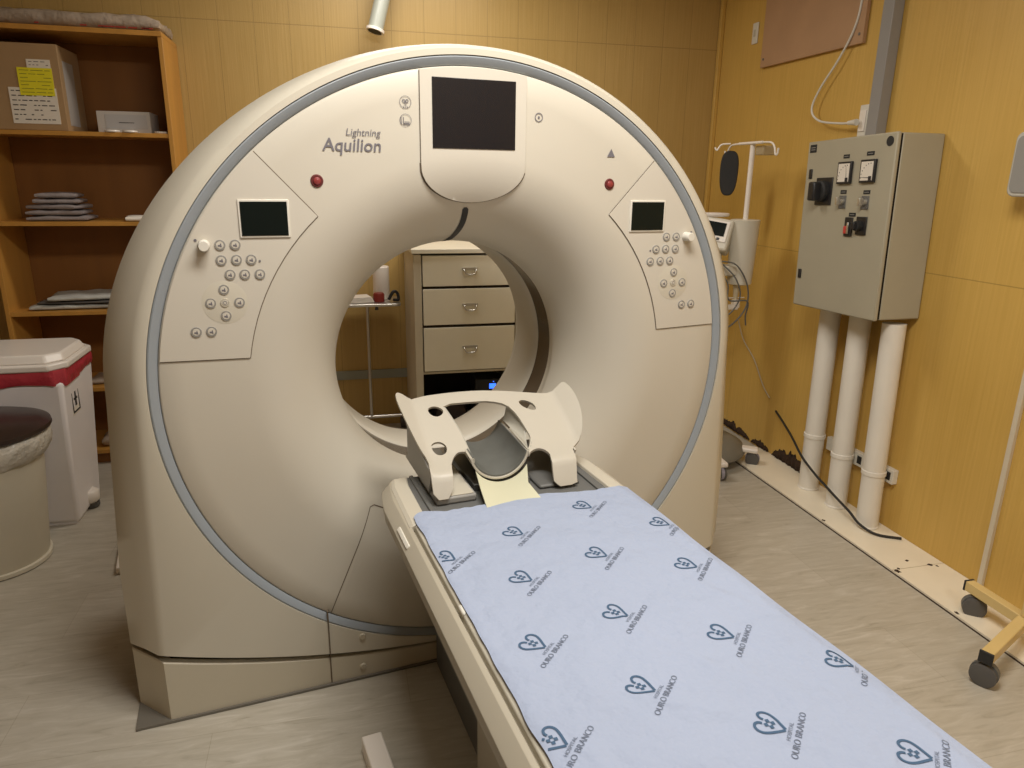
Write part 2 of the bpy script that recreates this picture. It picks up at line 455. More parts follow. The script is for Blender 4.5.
# refine: corner where side line meets gap curve
cz = gapz(.992); cx = .966+.034*(ZC-cz)/ZC; corner = math.atan2(gapz(cx)-ZC, cx)
ths_top = [corner+(PI-2*corner)*i/150 for i in range(151)]
ths_bot = [PI-corner+(PI+2*corner)*i/60 for i in range(61)]
def shell():
    mb = MB(); allth = ths_top+ths_bot[1:-1]; n = len(allth)
    rings = []
    inner = [(.9495*math.cos(t), -.010, ZC+.9495*math.sin(t)) for t in allth]
    mid = []; out = []
    for t in allth:
        x, z = Fout(t); ix, iz = .9495*math.cos(t), ZC+.9495*math.sin(t)
        f = 1 if math.hypot(x-ix, z-iz) > .05 else .5
        y = -.010
        if math.hypot(x, z-ZC) < .9495: x, z = ix, iz-.001
        out.append((x, y, z)); mid.append((ix, .006, iz))
    vs = mid+inner+out; fs = []
    for a in (0, 1):
        for k in range(n):
            k2 = (k+1) % n; fs.append((a*n+k, a*n+k2, (a+1)*n+k2, (a+1)*n+k))
    mb.add(vs, fs)
    # flank over the top
    rows = []
    for t in ths_top:
        F = Vector((Fout(t)[0], -.010, Fout(t)[1])); Oo = Oout(t)
        O1 = Vector((Oo[0], .11, Oo[1])); c = (O1+F)/2
        rows.append([F, F.lerp(O1, .10)+Vector((F.x*.012, 0, max(0, F.z-ZC)*.008)), F.lerp(O1, .5)+Vector((F.x*.007, 0, max(0, F.z-ZC)*.007)), F.lerp(O1, .9)+Vector((F.x*.008, 0, max(0, F.z-ZC)*.004)),
                     O1+Vector((0, .02, 0)), Vector((Oo[0], .40, Oo[1])), Vector((Oo[0], .72, Oo[1])), Vector((Fout(t)[0], .86, Fout(t)[1]))])
    vs = [p for r in rows for p in r]; m_ = 8; fs = []
    for i in range(len(rows)-1):
        for k in range(m_-1): fs.append((i*m_+k, i*m_+k+1, (i+1)*m_+k+1, (i+1)*m_+k))
    mb.add(vs, fs)
    # underside lip and back
    vs = []; fs = []
    bt = [ths_top[-1]]+ths_bot[1:-1]+[ths_top[0]]
    for t in bt:
        x, z = Fout(t); vs += [(x, -.010, z), (x, .07, z), (x, .86, z)]
    for i in range(len(bt)-1):
        for k in (0, 1): fs.append((3*i+k, 3*i+k+1, 3*i+4+k, 3*i+3+k))
    mb.add(vs, fs)
    vs = [(.62*math.cos(t), .86, ZC+.62*math.sin(t)) for t in allth]+[(Fout(t)[0], .86, Fout(t)[1]) for t in allth]
    mb.add(vs, [(k, (k+1) % n, (k+1) % n+n, k+n) for k in range(n)])
    return mb.build('outer_shell', SHELL, G, smooth=38)
shell()
# bore behind the lip
rev([(.412, .300), (.420, .318), (.421, .345)]).build('bore_lip', CREAM, G)
rev([(.421, .345), (.4215, .375), (.4215, .425), (.421, .455)]).build('scan_window', SCANW, G)
rev([(.421, .455), (.416, .462), (.414, .50), (.414, .66), (.43, .72), (.48, .79), (.56, .84), (.62, .86)]).build('bore_rear_cover', CREAM, G, smooth=50)

# lower part: dark recess, base covers, plate
def base():
    mb = MB()
    # recess core
    for s in (1,):
        pl = [(-1.08, .12), (-.985, .02), (.985, .02), (1.08, .12), (1.08, .74), (.985, .84), (-.985, .84), (-1.08, .74)]
        mb.prism(pl, lambda x, y: (x, y, .012), lambda x, y: (x, y, .26 if abs(x) > .9 else .075))
    mb.build('recess_core', DARK, G)
base()
def base_cover(x0, x1, name, label=None):
    """front skirt from the floor to the curved joint, chamfered at the outer end"""
    mb = MB(); n = 24; cols = []
    xs = [x0+(x1-x0)*i/n for i in range(n+1)]
    for x in xs: cols.append((x, -.004, gapz(x)-.009-.019*abs(x)))
    sgn = -1 if x0 < 0 else 1
    if sgn < 0: cols = [(-1.102, .40, .216), (-1.102, .115, .216)]+cols
    vs = []
    for (x, y, z) in cols:
        vs += [(x, y, .010), (x, y, z-.004), (x+0, y+.004, z), (x, y+.05, z)]
    fs = []
    for i in range(len(cols)-1):
        for k in range(3): fs.append((4*i+k, 4*i+k+1, 4*i+5+k, 4*i+4+k))
    mb.add(vs, fs)
    return mb.build(name, BASEC, G, smooth=30)
base_cover(-1.004, -.512, 'base_cover')
base_cover(-.507, -.135, 'base_cover')
def right_base():
    mb = MB(); cols = [(x, -.004, gapz(x)-.009-.019*abs(x)) for x in [.135+(1.004-.135)*i/24 for i in range(25)]]+[(1.102, .115, .216), (1.102, .40, .216)]
    vs = []
    for (x, y, z) in cols: vs += [(x, y, .010), (x, y, z-.004), (x, y+.004, z), (x, y+.05, z)]
    mb.add(vs, [(4*i+k, 4*i+k+1, 4*i+5+k, 4*i+4+k) for i in range(len(cols)-1) for k in range(3)])
    mb.build('base_cover', BASEC, G, smooth=30)
right_base()
def side_lower(s):
    MB().box(s*1.102-.004, s*1.102+.004, .40, .80, .01, .216).build('base_side', BASEC, G)
side_lower(-1); side_lower(1)
MB().box(-1.104, 1.104, -.012, .86, .0008, .010).build('floor_plate', PLATEG, G, bevel=.001)
# screws on the skirt
for x, z, y in ((-.401, .170, -.012), (-.403, .048, -.006)):
    MB().lathe([(0, 0), (.009, 0), (.011, .003), (.011, .006)], 16, (x, y-.004, z), 'y').build('screw', BASEC, G)

def seam(pts, name='panel_seam', w=.0028, off=.0012, parent=G, M=SEAM, sp=.02):
    """thin dark joint line lying on the front cover"""
    pts = resample(pts, sp, False); mb = MB(); L = []
    for i, p in enumerate(pts):
        a = pts[max(i-1, 0)]; b = pts[min(i+1, len(pts)-1)]
        dx, dz = b[0]-a[0], b[1]-a[1]; l = math.hypot(dx, dz); nx, nz = -dz/l*w/2, dx/l*w/2
        L += [onf(p[0]+nx, p[1]+nz, off), onf(p[0]-nx, p[1]-nz, off)]
    mb.add(L, [(2*i, 2*i+1, 2*i+3, 2*i+2) for i in range(len(pts)-1)])
    return mb.build(name, M, parent, weld=False)
# service panel joint low on the front, both sides of the table
for s in (-1, 1):
    seam([(s*.497, .277), (s*.349, .619), (s*.335, .622), (s*.26, .580), (s*.1, .555)], off=.0012)
    mb = MB(); mb.box(s*.5095-.002, s*.5095+.002, -.0135, 0, .125, .290); mb.box(s*.5095-.002, s*.5095+.002, -.006, .03, .012, .118)
    mb.build('skirt_joint', SEAM, G)

# console panels
def console(s):
    arc = []
    a0 = math.atan2(1.549-ZC, .464); a1 = math.atan2(1.156-ZC, .674)
    for i in range(13):
        a = a0+(a1-a0)*i/12; arc.append((s*.684*math.cos(a), ZC+.684*math.sin(a)))
    b0 = math.atan2(1.162-ZC, .911); b1 = math.atan2(1.720-ZC, .623); out = []
    for i in range(17):
        a = b0+(b1-b0)*i/16; out.append((s*.916*math.cos(a), ZC+.916*math.sin(a)))
    poly = arc+out
    P = sheet_solid(MB(), poly, [], .05, lambda x, z: onf(x, z, .0035), lambda x, z: onf(x, z, -.002)).build('console_panel', CREAM2, G, smooth=20)
    ol = arc+[(s*.674, 1.156), out[0]] 
    seam([out[-1]]+arc+[out[0]], 'panel_joint', .0052, .0014, P)
    # screen
    sc = MB(); sc.box(-.0665, .0665, -.004, .003, -.051, .051)
    M1 = Matrix.Translation((s*.6065, -.0035, 1.544))
    def loc(mb): mb.v = [tuple(M1 @ Vector(v)) for v in mb.v]; return mb
    fr = loc(sc).build('screen_frame', WHITEP, P, bevel=.0015)
    gl = MB().box(-.0610, .0610, -.0055, -.002, -.0455, .0455); loc(gl).build('screen', SMGL, fr)
    # buttons
    B = [(.7264, 1.4749), (.6877, 1.4748), (.7266, 1.4339), (.6876, 1.4341), (.6494, 1.4337), (.7075, 1.3943), (.6693, 1.3937), (.6299, 1.393),
         (.7274, 1.3537), (.7645, 1.3176), (.7277, 1.3178), (.69, 1.3166), (.728, 1.2809), (.8086, 1.2394), (.7696, 1.2389)]
    w_ = MB().lathe([(0, -.0042), (.056, -.0042), (.060, -.0036)], 40, (s*.7277, 0, 1.3175), 'y')
    w_.build('jog_wheel_recess', SHELL, P)
    for i, (x, z) in enumerate(B):
        c = (s*x, -.0035, z); big = .0145 if i != 10 else .0125
        ringm = MB().lathe([(big-.0028, -.0030), (big, -.0022), (big+.0005, .001)], 24, c, 'y')
        r_ = MB(); r_.lathe([(big-.004, -.001), (big-.0036, -.0030), (big-.001, -.0030), (big, .001)], 24, c, 'y')
        bo = r_.build('control_button', MIDG if i != 10 else BEDTOP, P, smooth=60)
        cp = MB(); cp.lathe([(0, -.0034), (big-.0052, -.0034), (big-.0040, -.0012)], 24, c, 'y')
        cp.build('button_cap', CREAM2, bo)
        ic = MB(); q = big*.36
        def flat(vs, fs): ic.add([(c[0]+a, c[1]-.0040, c[2]+b_) for a, b_ in vs], fs)
        if i == 10: flat(*stroke2d(circ(0, 0, q), .0012, True))
        else:
            flat([(-q, -q*.7), (0, -q*.7), (0, q*.1), (-q, q*.1)], [(0, 1, 2, 3)])
            flat([(0, -q), (q*.9, -q), (q*.5, q), (q*.1, q*.6)], [(0, 1, 2, 3)])
        ic.build('button_symbol', GREYT, bo, weld=False)
    kn = MB(); kn.lathe([(0, -.034), (.0125, -.034), (.0145, -.031), (.0155, 0)], 28, (s*.7663, -.003, 1.4751), 'y'); kn.build('rotary_knob', WHITEP, P, smooth=50)
    d = MB(); d.lathe([(0, -.0015), (.003, -.0015), (.003, .001)], 12, (s*.6276, -.0035, 1.4293), 'y'); d.build('indicator_dot', GREYT, P); d = MB(); d.lathe([(0, -.001), (.004, -.001), (.004, .001)], 8, (s*.7864, -.0035, 1.4885), 'y')
    d.build('indicator_dot', GREYT, P)
console(-1); console(1)

# display pad at the top
def pad():
    pts = []
    for i in range(9):
        x = .163-.326*i/8; pts.append((x, ZC+math.sqrt(.917**2-x*x)))
    pts += [(-.163, 1.700)]
    for i in range(1, 24):
        a = PI+PI*i/24; pts.append((.163*math.cos(a)*1.0, 1.690+.101*math.sin(a)*(1.0)))
    pts += [(.163, 1.700)]
    P = sheet_solid(MB(), pts, [], .014, lambda x, z: onf(x, z, .006), lambda x, z: onf(x, z, -.004)).build('display_pad', CREAM2, G, smooth=40, bevel=.003)
    seam([(p[0]*1.012, p[1]-.0015) for p in pts[9:-1]], 'pad_joint', .0045, .0012, P)
    seam([(p[0]*1.005, p[1]) for p in (pts[8], pts[9])], 'pad_joint', .0016, .0012, P); seam([(p[0]*1.005, p[1]) for p in (pts[-1], pts[0])], 'pad_joint', .0016, .0012, P)
    MB().box(-.128, .128, -.0085, -.003, 1.741, 1.933).build('display_screen', GLASS, P, bevel=.001)
pad()
# red indicator lamps, speaker mark, symbols
for s in (-1, 1):
    x, z = s*.460, 1.645
    o = MB().lathe([(0, -.004), (.0155, -.004), (.018, 0)], 28, (x, 0, z), 'y').build('indicator_lamp', REDD, G)
    MB().lathe([(0, -.009), (.005, -.0088), (.0095, -.007), (.011, -.003)], 24, (x, 0, z), 'y').build('lens', REDB, o)
def decal(name, geoms, x, z, M, parent=G, y=-.0016, off=.0022):
    mb = MB()
    for vs, fs in geoms:
        mb.add([onf(x+a, z+b, off) for a, b in vs], fs)
    return mb.build(name, M, parent, weld=False)
g1 = [stroke2d(circ(0, 0, .021), .0016, True), stroke2d(circ(-.006, .004, .005, 10), .0025, True), stroke2d(circ(.006, .004, .005, 10), .0025, True), stroke2d(circ(0, -.004, .004, 10), .002, True)]
for k in (-.007, 0, .007): g1.append(stroke2d([(k*.7, -.012), (k*1.3, -.021)], .0018))
g1 = [([(x*.78, z*.78) for x, z in v_], f_) for v_, f_ in g1]
decal('lung_symbol', g1, -.2045, 1.862, GREYT)
decal('bed_symbol', [stroke2d(circ(0, 0, .0165), .0012, True), stroke2d([(-.012, -.012), (-.013, .008), (-.006, .008), (-.006, -.010)], .002), stroke2d([(-.006, -.010), (.012, -.010)], .003), stroke2d([(-.004, -.005), (.012, -.005)], .002)], -.205, 1.814, GREYT)
decal('laser_mark', [stroke2d(circ(0, 0, .012), .0024, True), ([(-.003, -.003), (.003, -.003), (.003, .003), (-.003, .003)], [(0, 1, 2, 3)])], .206, 1.838, GREYT)
decal('warning_triangle', [([(-.014, -.011), (.014, -.011), (0, .014)], [(0, 1, 2)])], .460, 1.740, GREYT)
# lettering
vs, fs, W = text2d('Aquilion', 1, .009, .12, .163); decal('lettering', [(vs, fs)], -.441, 1.7265, GREYT)
vs, fs, W = text2d('Lightning', 1, .0, .18, .097); decal('lettering', [(vs, fs)], -.374, 1.768, GREYT)
# laser slot over the bore
def slot():
    L = []; n = 20
    for i in range(n+1):
        t = i/n; R = .525-(.525-.4055)*t; x = -.012+.012*math.sin(t*PI)*.8-.016*t
        wdt = .010*(1 if 0 < i < n else .45)
        z = ZC+math.sqrt(R*R-x*x)
        L += [onf(x-wdt, z, .0015), onf(x+wdt, z, .0015)]
    mb = MB(); mb.add(L, [(2*i, 2*i+1, 2*i+3, 2*i+2) for i in range(n)])
    return mb.build('laser_slot', BLACK, G, weld=False)
slot()

# ================================================================== PATIENT TABLE
T = thing('patient_table', 'long cream scanner couch running out of the bore under the blue sheet', 'table')
Y0, Y1 = -.13, -2.75
def extr(prof, ya, yb, name, M, parent, bevel=.004, smooth=30):
    mb = MB(); mb.prism(prof, lambda x, z: (x, ya, z), lambda x, z: (x, yb, z)); return mb.build(name, M, parent, bevel=bevel, smooth=smooth)
fr = [(-.314, .779), (-.317, .768), (-.321, .768), (-.324, .781), (-.335, .779), (-.361, .751), (-.358, .716), (-.330, .678), (-.22, .655)]
prof_ = fr+[(-x, z) for x, z in fr[::-1]]
def loft(prof, secs, name, M, parent, bevel=0., smooth=30):
    mb = MB(); n = len(prof); vs = []
    for y, sx, dz in secs: vs += [(x*sx, y, z+dz) for x, z in prof]
    fs = [tuple(range(n)), tuple((len(secs)-1)*n+k for k in range(n))[::-1]]
    for i in range(len(secs)-1):
        for k in range(n): k2 = (k+1) % n; fs.append((i*n+k, (i+1)*n+k, (i+1)*n+k2, i*n+k2))
    mb.add(vs, fs); return mb.build(name, M, parent, bevel=bevel, smooth=smooth)
loft(prof_, [(Y0, .900, -.010), (Y0-.006, .925, -.004), (Y0-.03, .955, 0), (Y0-.09, .982, 0), (Y0-.15, 1, 0), (Y1, 1, 0)], 'bed_frame', BEDF, T, .003, 40)
# rounded top skin of the frame edge beside the mattress
extr([(-.317, .766), (-.317, .784), (-.306, .790), (.306, .790), (.317, .784), (.317, .766)], -.462, Y1+.02, 'tabletop', BEDTOP, T, .003)
# cream end caps / upper shoulders in front of the gantry
for s in (-1, 1):
    loft([(s*.274, .770), (s*.280, .790), (s*.320, .788), (s*.332, .780), (s*.326, .768)], [(Y0-.004, .925, -.012), (Y0-.02, .948, -.002), (Y0-.08, .982, 0), (-.462, 1, 0)], 'shoulder', BEDTOP, T, .003)
# light slit in the left flank
MB().box(-.003, .003, -.055, .055, -.006, .006, Matrix.Translation((-.3505, -.475, .7640)) @ Matrix.Rotation(math.radians(43), 4, 'Y')).build('handle_slot', WHITEP, T, bevel=.002)
MB().box(-.319, -.3105, -.885, -.850, .779, .792).build('edge_clip', WHITEP, T, bevel=.004)
# dark cradle recess with rails
MB().box(-.278, .278, -.465, Y0-.01, .765, .7805).build('cradle_recess', DKGREY, T)
for s in (-1, 1):
    MB().box(s*.250-.006, s*.250+.006, -.46, Y0-.01, .7805, .787).build('cradle_rail', DKGREY, T, bevel=.002)
# pedestal
pl = [(-.150, -.02), (-.150, -2.3), (.150, -2.3), (.150, -.02)]
MB().prism(pl, lambda x, y: (x, y, .0), lambda x, y: (x, y, .16)).build('pedestal_base', DKGREY, T, bevel=.01)
MB().box(-.165, .165, -2.1, -.06, .16, .67).build('pedestal', MIDG, T, bevel=.015)
for s in (-1, 1):
    pts = [(-.80, .50), (-.70, .44), (-.66, .36), (-.66, .16), (-.80, .05), (-1.9, .05), (-1.9, .60), (-.95, .60)]
    MB().prism(pts, lambda y, z: (s*.168, y, z), lambda y, z: (s*.215, y, z)).build('pedestal_side_cover', BEDF, T, bevel=.012)

# ------------------------------------------------------------------ head and arm holder
H = thing('head_holder', 'cream moulded head and arm rest with oval holes at the gantry end of the table', 'head rest', (0, 0, 0))
PR = [(-.372, .787), (-.335, .862), (-.24, .887), (-.12, .950), (-.02, 1.0), (.06, 1.02)]
SL = [0.]
for a, b in zip(PR[:-1], PR[1:]): SL.append(SL[-1]+math.hypot(b[0]-a[0], b[1]-a[1]))
def s2yz(s):
    for i in range(len(PR)-1):
        if s <= SL[i+1] or i == len(PR)-2:
            t = (s-SL[i])/(SL[i+1]-SL[i]); return PR[i][0]+t*(PR[i+1][0]-PR[i][0]), PR[i][1]+t*(PR[i+1][1]-PR[i][1])
def yz2s(y, z):
    best = (9, 0)
    for i in range(len(PR)-1):
        a = Vector(PR[i]); b = Vector(PR[i+1]); d = b-a; t = max(0, min(1, (Vector((y, z))-a).dot(d)/d.dot(d)))
        e = (a+d*t-Vector((y, z))).length
        if e < best[0]: best = (e, SL[i]+t*d.length)
    return best[1]
def hmap(off):
    def f(x, s):
        y, z = s2yz(s); y2, z2 = s2yz(s+.004); d = Vector((y2-y, z2-z)).normalized()
        # soften bends by averaging
        ya, za = s2yz(max(0, s-.012)); yb, zb = s2yz(s+.012); y, z = (y*2+ya+yb)/4, (z*2+za+zb)/4
        lift = max(0, abs(x-.015)-.232); k = min(1, max(0, (s-.07)/.06))
        side = 1.
        z += (lift*.75*k)-.006*k
        return (x+d.x*0, y+off*d.y, z-off*d.x)
    return f
outl = [(-.252, -.03, .995), (-.225, -.030, .994), (-.190, -.022, .998), (-.156, -.018, .999), (-.073, -.014, 1.0), (.009, -.018, .999), (.09, -.030, .995), (.171, -.048, .986), (.225, -.058, .981), (.262, -.056, .982), (.288, -.052, .984), (.298, -.072, .974), (.304, -.115, .952), (.301, -.170, .924), (.286, -.220, .897), (.262, -.258, .882), (.226, -.282, .876), (.214, -.300, .871), (.200, -.361, .810), (.198, -.372, .787), (.124, -.372, .787), (.128, -.333, .861), (.138, -.300, .871), (.128, -.276, .877), (.112, -.268, .879), (.09, -.276, .877), (.068, -.296, .872), (.078, -.270, .879), (.100, -.240, .887), (.110, -.215, .899), (.106, -.185, .916), (.098, -.130, .945), (.078, -.085, .967), (.03, -.066, .977), (-.016, -.062, .979), (-.128, -.060, .980), (-.118, -.098, .961), (-.109, -.137, .941), (-.102, -.175, .92), (-.098, -.214, .899), (-.098, -.255, .883), (-.111, -.240, .887), (-.132, -.240, .887), (-.152, -.262, .881), (-.170, -.300, .871), (-.184, -.366, .801), (-.238, -.366, .801), (-.238, -.326, .862), (-.230, -.275, .878), (-.246, -.22, .898), (-.262, -.15, .934), (-.274, -.08, .969), (-.270, -.045, .987)]
holes = [[(-.178, -.072, .974), (-.160, -.064, .978), (-.142, -.068, .976), (-.128, -.084, .968), (-.138, -.101, .960), (-.158, -.108, .956), (-.176, -.094, .963)],
         [(-.205, -.208, .904), (-.192, -.196, .909), (-.172, -.195, .909), (-.157, -.212, .900), (-.162, -.234, .889), (-.182, -.248, .885), (-.200, -.235, .889)],
         [(.120, -.082, .969), (.134, -.074, .973), (.156, -.082, .969), (.172, -.100, .960), (.168, -.122, .949), (.148, -.118, .951), (.128, -.102, .959)]]
o2 = [(x, yz2s(y, z)) for x, y, z in outl]; h2 = [[(x, yz2s(y, z)) for x, y, z in h] for h in holes]
def rnd(poly):     # corner cutting for soft outlines
    out = []
    for i in range(len(poly)):
        a = poly[i]; b = poly[(i+1) % len(poly)]
        out += [(a[0]*.75+b[0]*.25, a[1]*.75+b[1]*.25), (a[0]*.25+b[0]*.75, a[1]*.25+b[1]*.75)]
    return out
sheet_solid(MB(), rnd(o2), [rnd(rnd(h)) for h in h2], .011, hmap(.004), hmap(-.004)).build('arm_rest_shell', HOLD, H, smooth=50, bevel=.0015)
# raised oval cap on the right
cap = [(x, yz2s(y, z)) for x, y, z in [(.163, -.225, .894), (.178, -.212, .9), (.200, -.216, .898), (.214, -.236, .887), (.204, -.256, .882), (.182, -.262, .881), (.166, -.246, .885)]]
sheet_solid(MB(), rnd(rnd(cap)), [], .012, hmap(.0080), hmap(.002)).build('oval_cap', HOLD, H, bevel=.001)
# stiff skirts hanging down the outer sides of the shell
def skirt(x0, pts, name, M=HOLD, th=.006):
    mb = MB(); mb.prism(pts, lambda y, z: (x0, y, z), lambda y, z: (x0+th, y, z)); return mb.build(name, M, H, bevel=.001)
skirt(-.236, [(-.325, .860), (-.24, .884), (-.06, .972), (-.04, .93), (-.04, .80), (-.30, .80)], 'side_skirt', MIDG)
skirt(.222, [(-.300, .868), (-.24, .884), (-.06, .970), (-.04, .93), (-.04, .80), (-.26, .80)], 'side_skirt', HOLD)
# head cradle
CX = -.018
def cradle(mb, r0, r1, y0, y1, th):
    n = 28; vs = []
    def ring(y, rr, zoff):
        out = []
        for i in range(n+1):
            a = PI*1.06+ (PI*.88)*i/n; out.append((CX-.004+.018*(y+.305)/.285+rr*math.cos(a)*1.0, y, .905+zoff+rr*math.sin(a)*1.02))
        return out
    steps = 8
    for k in range(steps+1):
        t = k/steps; y = y0+(y1-y0)*t; rr = r0+(r1-r0)*t
        vs += ring(y, rr, .0)
    inn = len(vs)
    for k in range(steps+1):
        t = k/steps; y = y0+(y1-y0)*t; rr = r0+(r1-r0)*t
        vs += ring(y, rr+th, .0)
    W_ = n+1; fs = []
    for k in range(steps):
        for i in range(n):
            fs.append((k*W_+i, k*W_+i+1, (k+1)*W_+i+1, (k+1)*W_+i)); fs.append((inn+k*W_+i, inn+(k+1)*W_+i, inn+(k+1)*W_+i+1, inn+k*W_+i+1))
    for k in (0, steps):
        for i in range(n): fs.append((k*W_+i, inn+k*W_+i, inn+k*W_+i+1, k*W_+i+1))
    for k in range(steps):
        for i in (0, n): fs.append((k*W_+i, (k+1)*W_+i, inn+(k+1)*W_+i, inn+k*W_+i))
    mb.add(vs, fs); return mb
cradle(MB(), .087, .086, -.305, -.02, .007).build('head_cradle', HOLD, H, smooth=40, bevel=.0015)
cradle(MB(), .082, .081, -.300, -.02, .004).build('cradle_pad', PADG, H, smooth=40)
# inner walls from the shell down to the cradle
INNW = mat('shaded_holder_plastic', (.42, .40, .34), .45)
def wall_between(A, B, name, hole=None, M=INNW):
    A = resample(A, .5, False) if False else A
    n = 24
    def lerp_path(P, t):
        P = [Vector(p) for p in P]; x = t*(len(P)-1); i = min(int(x), len(P)-2); return P[i].lerp(P[i+1], x-i)
    def f(off):
        def g(u, v):
            a = lerp_path(A, u); b = lerp_path(B, u); p = a.lerp(b, v); p.z -= .012*math.sin(v*PI); p.x += off; return p
        return g
    return sheet_solid(MB(), [(0, 0), (1, 0), (1, 1), (0, 1)], [hole] if hole else [], .06, f(0), f(.005)).build(name, M, H, smooth=50)
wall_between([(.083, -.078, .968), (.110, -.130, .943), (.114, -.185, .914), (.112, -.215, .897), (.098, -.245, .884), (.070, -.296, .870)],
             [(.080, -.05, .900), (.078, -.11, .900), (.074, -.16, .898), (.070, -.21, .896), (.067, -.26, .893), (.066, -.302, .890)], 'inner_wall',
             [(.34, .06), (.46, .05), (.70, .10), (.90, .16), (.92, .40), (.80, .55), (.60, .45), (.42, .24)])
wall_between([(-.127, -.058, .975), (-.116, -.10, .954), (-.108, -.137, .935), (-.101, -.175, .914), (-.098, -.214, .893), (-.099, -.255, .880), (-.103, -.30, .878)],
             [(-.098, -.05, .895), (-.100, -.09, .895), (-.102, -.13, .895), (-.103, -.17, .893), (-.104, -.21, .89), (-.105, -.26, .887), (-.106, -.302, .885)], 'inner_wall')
# apron from the cradle down to the sheet
def apron():
    mb = MB(); n = 24; top = []; low = []
    for i in range(n+1):
        a = PI*1.18+(PI*.64)*i/n; top.append(Vector((CX+.095*math.cos(a), -.307, .900+.097*math.sin(a))))
        t = i/n; low.append(Vector((-.112+.165*t, -.450, .7960)))
    mid = [top[i].lerp(low[i], .55)+Vector((0, .0, -.012+.0*i)) for i in range(n+1)]
    for i in range(n+1):
        t = i/n; mid[i] = Vector((-.104+.145*t, -.37, .806+.012*abs(2*t-1)**2)) 
    rows = [top, mid, low]; vs = []
    for r in rows: vs += r
    for r in rows: vs += [p-Vector((0, 0, .006)) for p in r]
    W_ = n+1; fs = []
    for k in (0, 1):
        for i in range(n): fs += [(k*W_+i, k*W_+i+1, (k+1)*W_+i+1, (k+1)*W_+i), ((k+3)*W_+i, (k+4)*W_+i, (k+4)*W_+i+1, (k+3)*W_+i+1)]
    for k in (0, 1):
        for i in (0, n): fs.append((k*W_+i, (k+1)*W_+i, (k+4)*W_+i, (k+3)*W_+i))
    for k in (0, 2):
        for i in range(n): fs.append((k*W_+i, (k+3)*W_+i, (k+3)*W_+i+1, k*W_+i+1))
    mb.add(vs, fs); mb.build('front_apron', RAMP, H, smooth=60)
apron()
# support tray under the holder
MB().box(-.230, -.112, -.362, .02, .781, .803).build('support_tray', MIDG, H, bevel=.006)
MB().box(.085, .215, -.355, .02, .781, .793).build('support_tray', DKGREY, H, bevel=.006)
MB().box(-.222, -.120, -.357, -.06, .803, .806).build('tray_liner', BEDTOP, H, bevel=.001)
MB().box(-.10, .075, -.30, .02, .781, .799).build('cradle_foot', DKGREY, H)

